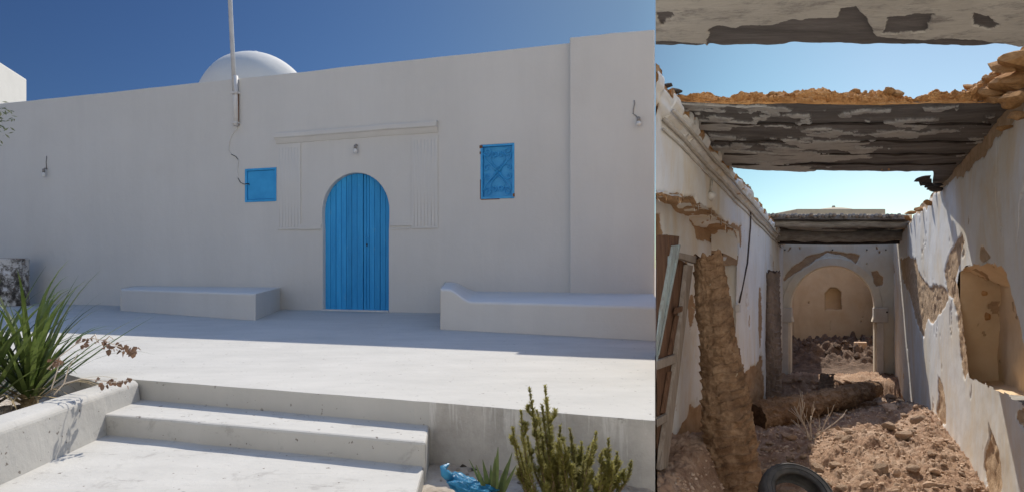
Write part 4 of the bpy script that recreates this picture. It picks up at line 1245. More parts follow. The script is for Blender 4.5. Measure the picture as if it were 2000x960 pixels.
def rbox(name, a0, a1, b0, b1, d0, d1, mat, parent, bev=0.01):
    v, f = prism([R(a0, b0, d0), R(a1, b0, d0), R(a1, b1, d0), R(a0, b1, d0)], [R(a0, b0, d1), R(a1, b0, d1), R(a1, b1, d1), R(a0, b1, d1)])
    return bevel(mesh(name, v, f, mat, parent), bev, 2)
PL_PIL = simple('grey_limewash', (0.50, 0.48, 0.45), (0.66, 0.64, 0.61), 4, 0.9, 0.3, 25)
for s, (c0, c1, p0, p1) in (('l', (1520, 1547, 1525, 1541)), ('r', (1705, 1733, 1711, 1724))):
    rbox('capital', (c0 - RVX) / 99, (c1 - RVX) / 99, -0.385, -0.10, 11.86, 12.30, PL_PIL, aw, 0.015)
    rbox('pillar', (p0 - RVX) / 99, (p1 - RVX) / 99, -1.46, -0.387, 11.88, 12.1, PL_PIL, aw, 0.01)
for px in (1533, 1626, 1693, 1730): rbox('nail_hole', (px - RVX) / 100 - .012, (px - RVX) / 100 + .012, 1.01, 1.035, 11.97, 12.0, DARK, aw, 0.002)
rbox('nail_hole', 0.965, 1.0, -0.20, -0.17, 11.85, 11.88, DARK, aw, 0.002)

# ---------------- inner room beyond the arch
ir = empty('inner_room', R(0, -1.4, 15), 'small ochre plastered back room with a blind niche, seen through the arch', 'room')
BD = 17.2
us = np.linspace(-1.75, 1.75, 200); bs = np.linspace(-1.6, 1.75, 190)
Aa, Bb = np.meshgrid(us, bs, indexing='ij'); a_, b_ = Aa.ravel(), Bb.ravel()
k17 = BD / FPX
nx0, nx1, ny0, ny1 = (1611 - RVX) * k17, (1643 - RVX) * k17, (RVY - 604) * k17, (RVY - 562) * k17
wv = 0.03 * fbm(np.stack([a_ * 7, b_ * 7, 0 * a_], -1), 3)
inn = (a_ + wv > nx0) & (a_ + wv < nx1) & (b_ + wv > ny0) & (b_ + wv < ny1 - 0.12 * ((a_ - (nx0 + nx1) / 2) / (nx1 - nx0) * 2) ** 2)
pe = (fbm(np.stack([a_ * 4, b_ * 4, 0 * a_ + 3], -1), 5, .6) > 0.56).astype(float)
pe = np.maximum(pe, ((np.abs(a_ - (1621 - RVX) * k17) < 0.012) & (b_ < (RVY - 625) * k17) & (b_ > (RVY - 645) * k17)).astype(float))
PGb = blur(pe.reshape(200, 190), 1).ravel()
d4 = BD + 0.28 * blur(inn.astype(float).reshape(200, 190), 0).ravel() + 0.03 * PGb + 0.03 * fbm(np.stack([a_ * 1.5, b_ * 1.5, 0 * a_], -1), 3)
mesh('back_wall', Rn(a_, b_, d4), grid_faces(200, 190), PLASTER_Y, ir, True, attr={'peel': PGb})
def side(name, a, parent, win=None):
    parts = [(-1.6, 1.75, 12.3, 17.3)] if not win else [(-1.6, win[0], 12.3, 17.3), (win[1], 1.75, 12.3, 17.3), (win[0], win[1], 12.3, win[2]), (win[0], win[1], win[3], 17.3)]
    s = -1 if a < 0 else 1
    V, Fc = [], []
    geo = []
    for (b0, b1, d0, d1) in parts:
        v, f = prism([R(a, b0, d0), R(a, b0, d1), R(a, b1, d1), R(a, b1, d0)], [R(a + s * .3, b0, d0), R(a + s * .3, b0, d1), R(a + s * .3, b1, d1), R(a + s * .3, b1, d0)])
        geo.append((v, f))
    V, Fc = join_geo(geo)
    return mesh(name, V, Fc, PLASTER_Y, parent, attr={'peel': np.zeros(len(V))})
side('side_wall', -1.18, ir, (-0.2, 0.35, 15.6, 16.4))
side('side_wall', 1.22, ir)

# ---------------- rubble floor
def floor_b(a, d):
    a = np.asarray(a, float); d = np.asarray(d, float)
    p = np.stack([a * 1.7, d * 1.7, 0 * a + 3], -1)
    f = -1.52 - 0.12 * sstep(d, 8.0, 10.0)
    f = f + 0.42 * sstep(a, -0.70, -1.05) * sstep(d, 6.4, 5.2)
    f = f + 0.26 * np.exp(-((a - 0.30) / 0.5) ** 2 - ((d - 5.9) / 0.95) ** 2)
    f = f + 0.24 * np.exp(-((a - 0.95) / 0.35) ** 2 - ((d - 6.6) / 2.0) ** 2)
    f = f + 0.24 * sstep(d, 10.6, 11.0)
    f = f + 0.13 * fbm(p, 4) + 0.05 * np.abs(fbm(p * 4, 4)) + 0.05 * np.abs(fbm(p * 11, 4, .6)) + 0.02 * fbm(p * 31, 3)
    return f
nu2, nv2 = 280, 560
us = np.linspace(-1.62, 1.3, nu2); t = np.linspace(0, 1, nv2); vs = 1.0 / ((1 - t) / 2.4 + t / 12.1)
U, Vv = np.meshgrid(us, vs, indexing='ij')
a_, d_ = U.ravel(), Vv.ravel()
a_ = np.maximum(a_, d_ * SEAM + 0.01)
rub = mesh('rubble_floor', Rn(a_, floor_b(a_, d_), d_), grid_faces(nu2, nv2), EARTH, smooth=True)
tag(rub, kind='structure')
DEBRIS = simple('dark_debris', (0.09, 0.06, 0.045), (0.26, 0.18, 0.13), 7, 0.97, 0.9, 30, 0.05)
def inner_b(a, d):
    p = np.stack([np.asarray(a, float) * 2, np.asarray(d, float) * 2, 0 * np.asarray(a, float) + 8], -1)
    return -1.40 + 0.05 * fbm(p, 4) + 0.55 * sstep(d, 12.5, 14.2) * (0.4 + np.abs(fbm(p * 2, 4)))
us = np.linspace(-1.2, 1.24, 80); vs = np.linspace(11.95, 17.3, 120)
U, Vv = np.meshgrid(us, vs, indexing='ij')
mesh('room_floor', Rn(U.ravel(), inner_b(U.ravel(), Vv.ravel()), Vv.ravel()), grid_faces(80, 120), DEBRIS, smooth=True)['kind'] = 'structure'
# loose chips too small to pick apart
chip_src = []
for k in range(5):
    me_ = rock_mesh('chip', 40 + k, 1, 0.35, 0.8)
    chip_src.append((np.array([v_.co[:] for v_ in me_.vertices]), [tuple(p_.vertices) for p_ in me_.polygons]))
CV, CF = [], []
co_ = 0
rsn = np.random.RandomState(4)
NC = 4200
cd = 1.0 / rsn.uniform(1 / 10.6, 1 / 3.3, NC); ca_ = rsn.uniform(-1.0, 1.1, NC)
cb = floor_b(ca_, cd)
for k in range(NC):
    d, a = cd[k], ca_[k]
    if a < d * SEAM + 0.05: continue
    s = rsn.choice([.006, .008, .011, .015, .02]) * (1 if d < 6 else 1.35)
    v_, f_ = chip_src[k % 5]
    th_ = rsn.uniform(0, 6.28); c_, s_ = math.cos(th_), math.sin(th_)
    q = v_ * s * rsn.uniform(.6, 1.4, 3)
    q = np.stack([q[:, 0] * c_ - q[:, 1] * s_, q[:, 0] * s_ + q[:, 1] * c_, q[:, 2]], -1)
    CV.append(q + np.array(R(a, float(cb[k]) + s * .25, d)[:])); CF += [tuple(i_ + co_ for i_ in t_) for t_ in f_]; co_ += len(v_)
CHIP = simple('rubble_chip', (0.34, 0.21, 0.13), (0.74, 0.58, 0.44), 14, 0.95, 0.5, 40)
chips_o = mesh('chips', np.concatenate(CV), CF, CHIP, rub)
chips_o['kind'] = 'stuff'
cnt = 0
tries = 0
while cnt < 260 and tries < 3000:
    tries += 1
    d = 1.0 / random.uniform(1 / 10.4, 1 / 3.5); a = random.uniform(-0.98, 1.05)
    if a < d * SEAM + 0.12: continue
    if abs(a + 0.9) < 0.28 and d < 5.3: continue
    if 6.6 < d < 9.8 and a < 0.65 - (9.8 - d) * 0.25: continue
    s = random.choice([.018, .02, .024, .028, .03, .036, .042, .05, .06, .085]) * (1.0 if d < 7 else 1.3)
    p = R(a, float(floor_b([a], [d])[0]) + s * 0.3, d)
    place_rock('stone', cnt, p, s, ROCK, rub)
    cnt += 1
for k in range(46):      # rough stones of the ledge under the arch, and the debris inside
    a = -0.85 + 1.6 * (k % 16) / 15 + random.uniform(-.03, .03); row = k // 16
    place_rock('stone', k, R(a, -1.60 + 0.10 * row + random.uniform(-.02, .02), 10.72 + 0.08 * row), (random.uniform(.06, .10), .07, random.uniform(.04, .06)), ROCK, rub)
for k in range(40):
    a = random.uniform(-1.0, 1.0); d = random.uniform(13.4, 16.6)
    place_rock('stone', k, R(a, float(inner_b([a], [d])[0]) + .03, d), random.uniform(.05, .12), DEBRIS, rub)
for (px, py, d, sz, lab) in ((1631, 808, 6.5, .085, 'rounded pale orange boulder on the crest of the rubble heap'), (1735, 858, 5.9, .085, 'angular clay block half buried at the right of the rubble heap')):
    o = place_rock('boulder', int(px), at(px, py, d), (sz * 1.1, sz, sz * .75), ROCK)
    b_w = floor_b([o.location.x - KX * d], [d])[0] + E + KZ * d
    o.location.z = b_w + sz * 0.45
    tag(o, lab, 'boulder')
# concrete frame block inside
blk = rbox('masonry_block', 0.42, 0.72, -1.10, -0.93, 14.3, 14.6, ROCK, None)
tag(blk, 'small squared block lying on the debris in the back room', 'block')

# ---------------- palm trunks
def m_bark(name, k=1.0):
    n = NT(name)
    c = lambda t: tuple(x * k for x in t)
    col = n.ramp(n.noise(5, 10, 0.78, n.mapping((1.0, 1.0, 1.5)), 0.2), [(0.30, c((0.12, 0.07, 0.042))), (0.44, c((0.27, 0.165, 0.095))), (0.56, c((0.42, 0.275, 0.165))), (0.72, c((0.60, 0.43, 0.28)))])
    col = n.mix(n.ramp(n.noise(2.6, 6, .7), [(0.52, 0.0), (0.66, 0.65)]), col, c((0.16, 0.10, 0.065)))
    col = n.mix(n.ramp(n.noise(26, 6, .7, n.mapping((1, 1, 0.3))), [(0.58, 0.0), (0.70, 0.6)]), col, c((0.07, 0.04, 0.02)))
    return n.done(col, 0.95, n.bump(n.noise(20, 9, 0.75, n.mapping((1, 1, 1.4))), 0.9, 0.022), 0.1)
BARK = m_bark('palm_bark', 1.0)
BARK2 = m_bark('dark_palm_bark', 0.8)
GREYBARK = simple('grey_palm_bark', (0.13, 0.095, 0.07), (0.36, 0.27, 0.20), 5, 0.95, 0.8, 24, 0.03, (1, 1, 0.4))
def trunk(name, pts, rads, mat, label, seed, rings=0.055, amp=0.10, nu=56, nv=260, frayed=True):
    pts = [Vector(p) for p in pts]
    L = sum((pts[i + 1] - pts[i]).length for i in range(len(pts) - 1))
    V = []
    tt = np.linspace(0, 1, nv)
    idx = tt * (len(pts) - 1)
    axis = (pts[-1] - pts[0]).normalized()
    x = axis.cross(Vector((0, 1, 0))).normalized(); y = axis.cross(x)
    ang = np.linspace(0, 2 * np.pi, nu, endpoint=False)
    cs = []
    for q in idx:
        i = min(int(q), len(pts) - 2); cs.append(pts[i].lerp(pts[i + 1], q - i)[:])
    cs = np.array(cs); rs = np.interp(idx, range(len(pts)), rads)
    TT, AN = np.meshgrid(tt * L, ang, indexing='ij')
    P = np.stack([np.cos(AN).ravel() * 1.2, np.sin(AN).ravel() * 1.2, TT.ravel() * 3], -1)
    wob = fbm(P * 0.8 + seed, 3) * 0.6
    ph = (TT.ravel() / rings + wob * 2.0 + 0.5 * np.sin(AN.ravel() * 1 + seed))
    saw = ph - np.floor(ph)
    cell = fbm(np.stack([np.cos(AN).ravel() * 4, np.sin(AN).ravel() * 4, np.floor(ph) * 3.3 + seed], -1), 2)
    gash = np.minimum(0, fbm(P * np.array([1.6, 1.6, .5]) + seed * 3, 4) + 0.12)
    rad = 1 + amp * 0.8 * (saw ** 1.5 - 0.4) * (0.35 + 2.6 * np.maximum(0, cell + .2)) + amp * 0.25 * fbm(P * 9 + seed, 3) + amp * 0.9 * fbm(P * 4 + seed, 4) + amp * 1.2 * fbm(P * 1.1 + 9 + seed, 2) + amp * 1.0 * gash
    RR = np.repeat(rs[:, None], nu, 1).ravel() * rad
    if frayed:
        RR *= 1 - 0.0 * sstep(TT.ravel() / L, .96, 1.0)
    C = np.repeat(cs[:, None, :], nu, 1).reshape(-1, 3)
    Q = C + (np.cos(AN).ravel() * RR)[:, None] * np.array(x[:]) + (np.sin(AN).ravel() * RR)[:, None] * np.array(y[:])
    endw = sstep(TT.ravel() / L, .93, 1.0) * fbm(np.stack([np.cos(AN).ravel() * 2.5, np.sin(AN).ravel() * 2.5, 0 * RR + seed], -1), 3) * 0.07
    Q = Q + endw[:, None] * np.array(axis[:])
    fcs = []
    for i in range(nv - 1):
        for k in range(nu):
            k2 = (k + 1) % nu
            fcs.append((i * nu + k, i * nu + k2, (i + 1) * nu + k2, (i + 1) * nu + k))
    t = empty(name, pts[0], label, 'palm trunk')
    mesh('bark', Q, fcs, mat, t, False)
    Vc = list(Q[-nu:]) + [np.array((pts[-1] - axis * 0.06)[:])]
    mesh('cut_end', Vc, [(k, (k + 1) % nu, nu) for k in range(nu)], DARKEND, t)
    Vc = list(Q[:nu]) + [np.array((pts[0] + axis * 0.02)[:])]
    mesh('cut_end', Vc, [(k, (k + 1) % nu, nu) for k in range(nu)], DARKEND, t)
    return t, Q, nu
DARKEND = simple('rotten_wood', (0.05, 0.03, 0.02), (0.14, 0.08, 0.05), 14, 0.95, 0.9, 30, 0.04)
tr, Q, tn = trunk('leaning_palm_trunk', [R(-.75, -1.75, 4.62), R(-.815, -1.0, 4.72), R(-.915, -0.4, 4.82), R(-1.03, 0.37, 4.92)], [0.235, 0.185, 0.15, 0.112], BARK,
      'thick ringed brown palm trunk leaning against the wall beside the broken door', 1.0, 0.075, 0.125, 72, 360)
FIBRE = simple('pale_fibre', (0.45, 0.36, 0.24), (0.6, 0.5, 0.36), 20)
for k in range(16):
    i = int(random.uniform(.15, .95) * 359) * tn + random.randrange(tn)
    p = Vector(Q[i]); c = Vector((random.uniform(-.04, .04), -0.02, random.uniform(-.05, .05)))
    tube('fibre_strand', [p, p + c * .5 + Vector((0, -.015, 0)), p + c], 0.0035, FIBRE, tr, 4)
trunk('upright_palm_trunk', [R(-.945, -1.75, 9.0), R(-.955, -0.6, 9.05), R(-.965, 0.45, 9.1)], [0.15, 0.135, 0.125], GREYBARK,
      'grey split palm trunk standing upright near the arch pillar', 5.0, 0.09, 0.12, 48, 160)
trunk('fallen_palm_trunk', [R(-.98, -1.36, 7.15), R(-.5, -1.33, 7.7), R(.05, -1.31, 8.5), R(.60, -1.33, 9.5)], [0.18, 0.165, 0.15, 0.125], BARK2,
      'brown palm trunk lying across the rubble in front of the arch', 9.0, 0.07, 0.17, 48, 200)
# charred stump in front of the ledge
trunk('tree_stump', [R(-.20, -1.68, 10.25), R(-.17, -1.45, 10.28), R(-.15, -1.22, 10.3)], [0.13, 0.12, 0.10], GREYBARK, 'short dark broken stump standing before the stone ledge', 3.0, 0.06, 0.14, 32, 50)

# ---------------- tyre
n = NT('dusty_rubber')
col = n.ramp(n.noise(7, 7, .7), [(0.3, (0.035, 0.034, 0.034)), (0.7, (0.11, 0.10, 0.09))])
RUB = n.done(col, 0.8, n.bump(n.noise(50, 5, .6), 0.3, 0.005), 0.3)
ty_c = at(1556, 972, 3.75)
ty = empty('car_tyre', ty_c, 'worn dusty black tyre tilted up at the foot of the rubble heap', 'tyre')
ax = Vector((0.04, -0.62, 0.78)).normalized()
tx = Vector((1, 0, 0)); tx = (tx - ax * tx.dot(ax)).normalized(); tyv = ax.cross(tx)
prof = [(0.135, 0.045), (0.15, 0.065), (0.18, 0.075), (0.205, 0.066), (0.218, 0.05), (0.222, 0.0), (0.218, -0.05), (0.205, -0.066), (0.18, -0.075), (0.15, -0.065), (0.135, -0.045), (0.165, -0.05), (0.195, -0.03), (0.198, 0), (0.195, 0.03), (0.165, 0.05)]
V, Fc = [], []
ns, npf = 72, len(prof)
for i in range(ns):
    t = 2 * math.pi * i / ns
    for k, (r, h) in enumerate(prof):
        groove = 0.006 if (k in (4, 5, 6) and i % 2) else 0
        V.append(ty_c + (tx * math.cos(t) + tyv * math.sin(t)) * (r - groove) + ax * h)
for i in range(ns):
    for k in range(npf):
        Fc.append((i * npf + k, ((i + 1) % ns) * npf + k, ((i + 1) % ns) * npf + (k + 1) % npf, i * npf + (k + 1) % npf))
mesh('carcass', V, Fc, RUB, ty, True)
for rr_, hh_ in ((0.165, 0.073), (0.192, 0.0735)):
    pts = [ty_c + (tx * math.cos(t) + tyv * math.sin(t)) * rr_ + ax * hh_ for t in [2 * math.pi * k / 60 for k in range(61)]]
    tube('sidewall_rib', pts, 0.0035, RUB, ty, 5)

# ---------------- dry shrub
TWIG = simple('bleached_twig', (0.48, 0.40, 0.32), (0.66, 0.58, 0.48), 10)
ds_b = at(1583, 838, 6.3)
ds_b.z = float(floor_b([ds_b.x - KX * 6.3], [6.3])[0]) + E + KZ * 6.3 - 0.02
dry = empty('dry_shrub', ds_b, 'leafless pale dry shrub growing out of the rubble before the fallen trunk', 'shrub')
rs = random.Random(5)
def twig(p, dirv, L, r, depth):
    pts = [p]
    d = dirv.normalized()
    for k in range(4):
        d = (d + Vector((rs.uniform(-.22, .22), rs.uniform(-.2, .2), rs.uniform(-.05, .14)))).normalized()
        pts.append(pts[-1] + d * L / 4)
    tube('twig', pts, [r, r * .85, r * .7, r * .6, r * .5], TWIG, dry, 5)
    if depth > 0:
        for k in range(rs.choice([2, 3])):
            q = pts[rs.choice([1, 2, 3, 4])]
            twig(q, (d + Vector((rs.uniform(-1.0, 1.0), rs.uniform(-.5, .5), rs.uniform(0, .5)))).normalized(), L * rs.uniform(.55, .8), r * .6, depth - 1)
for dv in ((-.5, 0, 1), (.12, .1, 1), (.6, 0, .9), (-.2, .2, 1)):
    twig(ds_b, Vector(dv), 0.27, 0.010, 2)

# ---------------- building beyond the ruin
fb = empty('distant_house', at(1640, 520, 34), 'tan parapet and low dome of a house beyond the ruin', 'house')
TAN = simple('tan_render', (0.50, 0.41, 0.28), (0.6, 0.5, 0.36), 3, 0.9, 0.2, 20)
p0, p1 = at(1556, 408, 34), at(1730, 408, 34)
v, f = prism([(p0.x, 34, -0.7), (p1.x, 34, -0.7), (p1.x, 40, -0.7), (p0.x, 40, -0.7)], [(p0.x, 34, p0.z), (p1.x, 34, p0.z), (p1.x, 40, p0.z), (p0.x, 40, p0.z)])
bevel(mesh('wall', v, f, TAN, fb), 0.05, 2)
c = at(1628, 412, 38)
v, f = tube_geo([c + Vector((0, 0, -0.3 + .5 * math.sin(t))) for t in [k * math.pi / 16 for k in range(9)]], [1.5 * math.cos(k * math.pi / 16) + .02 for k in range(9)], 24)
mesh('dome', v, f, TAN, fb, True)
tube('finial', [c + Vector((0, 0, .15)), c + Vector((0, 0, .32))], [.12, .09], TAN, fb)

# ================================================================== PLANTED BED, SHRUBS AND SMALL THINGS BY THE STEPS
def blade_mesh(name, L, W, bend, mat, nseg=9, fold=0.35, tip=1.0):
    V, Fc = [], []
    x, z, a = 0.0, 0.0, 0.0
    for i in range(nseg + 1):
        t = i / nseg
        w = W * (0.55 + 0.9 * t * (1 - t) * 2 * 0.6) * (1 - t ** (2.2 * tip)) + 0.0006
        V += [(x, -w, z + fold * w), (x, 0, z), (x, w, z + fold * w)]
        a = bend * t * t
        x += math.sin(a) * L / nseg; z += math.cos(a) * L / nseg
    for i in range(nseg):
        for k in range(2):
            Fc.append((i * 3 + k, i * 3 + k + 1, i * 3 + 4 + k, i * 3 + 3 + k))
    me = bpy.data.meshes.new(name)
    me.from_pydata(V, [], Fc); me.materials.append(mat)
    me.polygons.foreach_set('use_smooth', [True] * len(me.polygons))
    return me
def m_leaf(name, c1, c2, rnd=0.35, trans=0.25, rough=0.45):
    n = NT(name)
    col = n.ramp(n.noise(6, 5, 0.6, n.mapping((1, 1, 1))), [(0.3, c1), (0.7, c2)])
    col = n.mix(1.0, col, n.ramp(n.random(), [(0, 1 - rnd), (1, 1.0)]), 'MULTIPLY')
    m = n.done(col, rough, None, 0.4)
    tr = n.t.nodes.new('ShaderNodeBsdfTranslucent'); n.link(col, tr.inputs['Color'])
    mx = n.t.nodes.new('ShaderNodeMixShader'); mx.inputs[0].default_value = trans
    out = [q for q in n.t.nodes if q.type == 'OUTPUT_MATERIAL'][0]
    n.link(n.b.outputs[0], mx.inputs[1]); n.link(tr.outputs[0], mx.inputs[2]); n.link(mx.outputs[0], out.inputs['Surface'])
    return m
YUC = m_leaf('sword_leaf', (0.065, 0.11, 0.024), (0.17, 0.22, 0.06), 0.5, 0.35)
YUCD = m_leaf('dry_sword_leaf', (0.28, 0.20, 0.10), (0.42, 0.33, 0.18), 0.4, 0.2, 0.8)

BED_Z = E - 0.88
bed, bedz = soil_patch('planted_bed', -6.0, -2.52, 1.2, 4.36, BED_Z, 0.07, 2.0, 110, 100)
tag(bed, kind='structure')
for k in range(70):
    x, y = random.uniform(-4.4, -2.62), random.uniform(2.6, 4.25)
    s = random.choice([.02, .03, .04, .05, .07, .09])
    place_rock('stone', k, (x, y, bedz(x, y) + s * .35), s, PALE_ROCK, bed)

def yucca(name, base, nl, Lr, label, seed, az0=None, spread=1.0):
    t = empty(name, base, label, 'plant')
    rs = random.Random(seed)
    green = [blade_mesh('leaf_%d' % k, 1.0, 0.019, b_, YUC) for k, b_ in enumerate((0.25, 0.55, 0.9, 1.3))]
    dry = [blade_mesh('dry_leaf_%d' % k, 1.0, 0.013, b_, YUCD) for k, b_ in enumerate((1.4, 2.0))]
    v, f = tube_geo([(base[0], base[1], base[2] - .05), (base[0], base[1], base[2] + .12)], [0.05, 0.04], 8)
    mesh('stem', v, f, YUCD, t)
    for i in range(nl):
        u = i / nl
        az = i * 2.39996 + rs.uniform(-.3, .3)
        tilt = (0.08 + 1.05 * u ** 0.8) * spread + rs.uniform(-.08, .08)
        isdry = u > 0.82
        me = rs.choice(dry if isdry else green)
        o = bpy.data.objects.new('leaf', me)
        COL.objects.link(o); o.parent = t
        o.location = (0, 0, 0.02 + 0.11 * (1 - u))
        o.rotation_euler = (0, tilt, az)
        L = rs.uniform(*Lr) * (0.75 if isdry else 1)
        o.scale = (L, rs.uniform(.8, 1.25), L)
    return t
yb = at(58, 792, 3.75); yb.z = BED_Z
yucca('spiky_yucca', yb, 100, (0.42, 0.9), 'large spiky green yucca with sword leaves in the bed beside the steps', 3, None, 0.92)
yb2 = at(-35, 770, 3.55); yb2.z = BED_Z
yucca('spiky_yucca', yb2, 70, (0.5, 0.92), 'spiky yucca cut off by the left edge, leaning over the kerb', 8)

# dry drooping branch with withered leaves
WITH = m_leaf('withered_leaf', (0.18, 0.10, 0.065), (0.34, 0.22, 0.145), 0.4, 0.25, 0.8)
def wleaf_mesh(name, mat, L=0.03, W=0.011):
    V = [(0, 0, 0), (L * .35, -W, 0.004), (L * .35, W, 0.004), (L * .75, -W * .7, -0.003), (L * .75, W * .7, -0.003), (L, 0, -0.006)]
    me = bpy.data.meshes.new(name); me.from_pydata(V, [], [(0, 1, 2), (1, 3, 4, 2), (3, 5, 4)]); me.materials.append(mat)
    return me
wl = wleaf_mesh('withered_leaf', WITH)
def branch(label, runs, d, seed, leafset, r=0.004):
    rs = random.Random(seed)
    p0 = at(*runs[0][0], d)
    t = empty('dry_branch', p0, label, 'branch')
    for run in runs:
        pts = [at(x, y, d + 0.04 * math.sin(x * .05)) for x, y in run]
        tube('twig', pts, [r * (1 - .6 * i / len(pts)) for i in range(len(pts))], TWIG, t, 5)
    for (x0, y0, x1, y1, nlf) in leafset:
        for k in range(nlf):
            u = rs.random()
            p = at(x0 + (x1 - x0) * u, y0 + (y1 - y0) * u + rs.uniform(-7, 9), d + rs.uniform(-.04, .04))
            o = bpy.data.objects.new('leaf', wl); COL.objects.link(o); o.parent = t
            o.location = p - p0
            o.rotation_euler = (rs.uniform(-1, 1), rs.uniform(0.2, 1.5), rs.uniform(0, 6.28))
            s = rs.uniform(.7, 1.4); o.scale = (s, s, s)
branch('thin dry branch with withered red brown leaves arching over the platform edge', [[(92, 720), (120, 692), (150, 670), (178, 659), (205, 664), (232, 676), (262, 684)], [(178, 659), (186, 652), (190, 668)], [(205, 664), (214, 655), (222, 662)]], 3.55, 4,
       [(150, 666, 190, 660, 12), (195, 668, 270, 682, 42)])
branch('lower dry twig with a few withered leaves hanging over the kerb', [[(105, 770), (125, 748), (160, 738), (195, 742), (225, 746), (250, 742)], [(125, 748), (135, 715), (152, 690)], [(100, 760), (112, 722), (118, 700)]], 3.45, 9,
       [(196, 744, 252, 744, 18), (98, 708, 124, 700, 14)])

# soil, stones and rubbish in front of the grey platform face
def okm(x, y): return (x > -0.44) & (x < (1279 - CX) / FPX * y - 0.0)
soil, soilz = soil_patch('soil_strip', -0.46, 0.85, 1.0, 3.45, SOIL_Z - 0.01, 0.05, 6.0, 110, 150, okm)
tag(soil, kind='structure')
rs = random.Random(12)
for k in range(90):
    y = rs.uniform(2.3, 3.2); x = rs.uniform(-0.40, 0.233 * y - .05)
    s = rs.choice([.008, .01, .012, .016, .02, .03])
    place_rock('stone', k, (x, y, soilz(x, y) + s * .3), s, PALE_ROCK, soil)

ROS = m_leaf('rosemary_needle', (0.25, 0.235, 0.06), (0.46, 0.42, 0.13), 0.3, 0.5, 0.7)
ROSW = simple('rosemary_stem', (0.12, 0.085, 0.05), (0.22, 0.16, 0.10), 20)
rb_ = at(1115, 1000, 2.62); rb_.z = SOIL_Z
ros = empty('rosemary_bush', rb_, 'upright olive green rosemary bush in front of the grey platform face', 'bush')
rs = random.Random(21)
tops = [(1034, 757), (1064, 752), (1018, 800), (1001, 832), (1048, 800), (1078, 830), (1095, 830), (1113, 836), (1090, 855), (1136, 862), (1165, 842), (1150, 872), (1188, 855), (1205, 880), (1232, 898), (1175, 880), (1125, 880), (1060, 850), (1030, 850), (1012, 870), (1220, 915), (1195, 900), (1105, 890), (1045, 880), (1155, 900), (1075, 880), (1020, 905), (1120, 915), (1170, 920), (1085, 905), (1140, 900), (1210, 930), (1040, 825), (1100, 862), (1058, 790), (1070, 800), (1160, 862), (1182, 905)]
for i, (tx_, ty_) in enumerate(tops):
    d = 2.62 + rs.uniform(-.16, .16)
    top = at(tx_, ty_, d)
    base = Vector((rb_.x + (top.x - rb_.x) * 0.45 + rs.uniform(-.05, .05), d + rs.uniform(-.05, .05), SOIL_Z))
    nseg = 14
    pts = []
    bowx, bowy = rs.uniform(-.03, .03), rs.uniform(-.03, .03)
    for k in range(nseg + 1):
        t = k / nseg
        p = base.lerp(top, t); p.x += bowx * math.sin(t * 3.1) + (top.x - base.x) * (t ** .6 - t) * .8; p.y += bowy * math.sin(t * 3.1)
        pts.append(p)
    geo = [tube_geo(pts, [0.006 * (1 - .75 * k / nseg) for k in range(nseg + 1)], 5)]
    V, Fc = join_geo(geo); nst = len(Fc)
    L = (top - base).length
    nn_ = int(L * 1250)
    # short side shoots
    axes = [(pts, 1.0)]
    for q in range(int(L * 11)):
        k = rs.randrange(3, nseg - 2)
        a = rs.uniform(0, 6.28); l = rs.uniform(.04, .11) * (1 - k / nseg * .5)
        p0 = pts[k]; p1 = p0 + Vector((math.cos(a) * .4, math.sin(a) * .4, .9)) * l
        axes.append(([p0, p0.lerp(p1, .5) + Vector((math.cos(a), math.sin(a), 0)) * .012, p1], l / L * 1.5))
    for ax_pts, wgt in axes:
        m_ = len(ax_pts) - 1
        for q in range(int(nn_ * wgt)):
            u = rs.random() ** 0.8 if wgt == 1.0 else rs.random()
            u = 0.08 + 0.92 * u
            k = min(int(u * m_), m_ - 1); p = ax_pts[k].lerp(ax_pts[k + 1], u * m_ - k)
            a = rs.uniform(0, 6.28); up = rs.uniform(.25, 1.3)
            dv = Vector((math.cos(a), math.sin(a), up)).normalized()
            l = rs.uniform(.014, .027) * (1.0 if u < .9 else .6)
            sd = dv.cross(Vector((0, 0, 1))).normalized() * 0.0022
            o_ = len(V)
            V += [p - sd, p + sd, p + dv * l * .6 + sd * 1.2, p + dv * l, p + dv * l * .6 - sd * 1.2]
            Fc.append((o_, o_ + 1, o_ + 2, o_ + 3, o_ + 4))
    st = mesh('stem', V, Fc, ROSW, ros)
    st.data.materials.append(ROS)
    mi = np.ones(len(Fc), np.int32); mi[:nst] = 0
    st.data.polygons.foreach_set('material_index', mi)

ag = at(962, 985, 2.66); ag.z = SOIL_Z
agp = empty('young_agave', ag, 'small young agave with a few stiff green blades beside the blue bag', 'plant')
AGM = m_leaf('agave_leaf', (0.06, 0.10, 0.035), (0.14, 0.17, 0.06), 0.35, 0.2)
for k, (px_, py_, w_) in enumerate(((943, 893, .011), (957, 905, .010), (974, 866, .012), (1003, 880, .011), (990, 900, .010), (928, 902, .009), (1010, 905, .009), (918, 892, .006), (965, 885, .01), (985, 925, .01))):
    tip = at(px_, py_, 2.62 + 0.05 * math.sin(k * 2.2))
    dv = tip - ag
    o = bpy.data.objects.new('leaf', blade_mesh('agave_blade_%d' % k, 1.0, w_, 0.22, AGM, 9, .5, 1.3))
    COL.objects.link(o); o.parent = agp
    L = dv.length
    zx = dv.normalized(); yx = Vector((1, 0.35 * math.sin(k * 1.7), 0)); yx = (yx - zx * yx.dot(zx)).normalized(); xx = yx.cross(zx)
    o.rotation_euler = Matrix((xx, yx, zx)).transposed().to_euler(); o.scale = (L, 1.5, L)

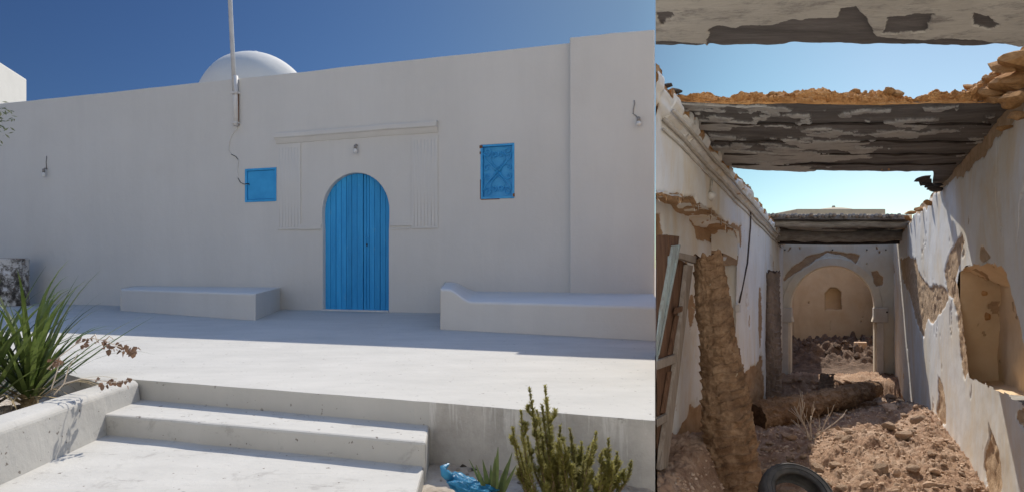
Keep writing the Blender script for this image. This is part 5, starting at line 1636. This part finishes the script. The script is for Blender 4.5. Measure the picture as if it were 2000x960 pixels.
# crumpled blue plastic bag
n = NT('blue_plastic')
col = n.ramp(n.noise(9, 5, .6), [(0.3, (0.02, 0.20, 0.42)), (0.7, (0.08, 0.42, 0.66))])
n.done(col, 0.22, n.bump(n.noise(18, 6, .7, None, 1.5), 0.9, 0.03), 0.5)
tr_ = n.t.nodes.new('ShaderNodeBsdfTranslucent'); n.link(col, tr_.inputs['Color'])
mx_ = n.t.nodes.new('ShaderNodeMixShader'); mx_.inputs[0].default_value = 0.35
n.link(n.b.outputs[0], mx_.inputs[1]); n.link(tr_.outputs[0], mx_.inputs[2]); n.link(mx_.outputs[0], [q for q in n.t.nodes if q.type == 'OUTPUT_MATERIAL'][0].inputs['Surface'])
BAGM = n.m
bc = at(922, 953, 2.62)
bm = bmesh.new(); bmesh.ops.create_icosphere(bm, subdivisions=5, radius=1.0)
co = np.array([v.co[:] for v in bm.verts])
w = np.abs(fbm(co * 1.6 + 3, 4)) * 0.9 + np.abs(fbm(co * 4 + 8, 3)) * 0.35
co = co * (0.75 + w)[:, None] * np.array([0.105, 0.06, 0.038])
ca, sa = math.cos(0.38), math.sin(0.38)
co = np.stack([co[:, 0] * ca + co[:, 2] * sa, co[:, 1], -co[:, 0] * sa + co[:, 2] * ca], -1)
for v_, c_ in zip(bm.verts, co): v_.co = Vector(c_) + bc
bag = bm_obj('plastic_bag', bm, BAGM, None, True)
tag(bag, 'crumpled translucent blue plastic bag lying on the soil by the steps', 'bag')
v, f = tube_geo([bc + Vector((-.09, 0, .045)), bc + Vector((-.115, -.01, .07)), bc + Vector((-.125, .01, .085)), bc + Vector((-.10, .02, .10))], [.022, .02, .016, .004], 7)
o = mesh('bag_neck', v, f, BAGM, None, True); o.parent = bag
DRK = simple('dark_litter', (0.03, 0.025, 0.02), (0.09, 0.07, 0.05), 20)
for k, (px_, py_) in enumerate(((905, 912), (925, 916), (940, 910), (888, 948))):
    p = onlevel(px_, py_, 1.05)
    o = place_rock('dry_clod', k, p, (.035, .025, .012), DRK)
    tag(o, ['flat dark scrap on the soil under the dripped wall, nearest the steps', 'dark scrap of litter behind the blue bag', 'dark scrap of litter behind the agave blades', 'dark scrap tucked under the neck of the blue bag'][k], 'litter')

# sapling whose leaf tips reach in at the left edge
OLV = m_leaf('olive_leaf', (0.10, 0.12, 0.06), (0.2, 0.22, 0.12), 0.4, 0.25, 0.6)
ol = wleaf_mesh('olive_leaf', OLV, 0.06, 0.009)
sb = Vector((-5.45, 6.1, ZP))
sap = empty('olive_sapling', sb, 'olive sapling at the left edge, only its leaf tips showing against the wall', 'tree')
cc = at(-52, 232, 6.0)
tube('trunk', [sb, sb.lerp(cc, .4) + Vector((-.05, 0, 0)), cc], [0.03, 0.024, 0.012], TWIG, sap, 7)
rs = random.Random(2)
V, Fc = [], []
for k in range(420):
    a, b2, r_ = rs.uniform(0, 6.28), rs.uniform(-1, 1), rs.random() ** .4 * .32
    p = cc + Vector((math.cos(a) * math.sqrt(1 - b2 * b2), math.sin(a) * math.sqrt(1 - b2 * b2), b2 * .9)) * r_
    d1 = Vector((rs.uniform(-1, 1), rs.uniform(-1, 1), rs.uniform(-.6, 1))).normalized(); s1_ = d1.orthogonal().normalized() * .008
    o_ = len(V); V += [p, p + d1 * .03 + s1_, p + d1 * .06, p + d1 * .03 - s1_]; Fc.append((o_, o_ + 1, o_ + 2, o_ + 3))
mesh('crown', V, Fc, OLV, sap)
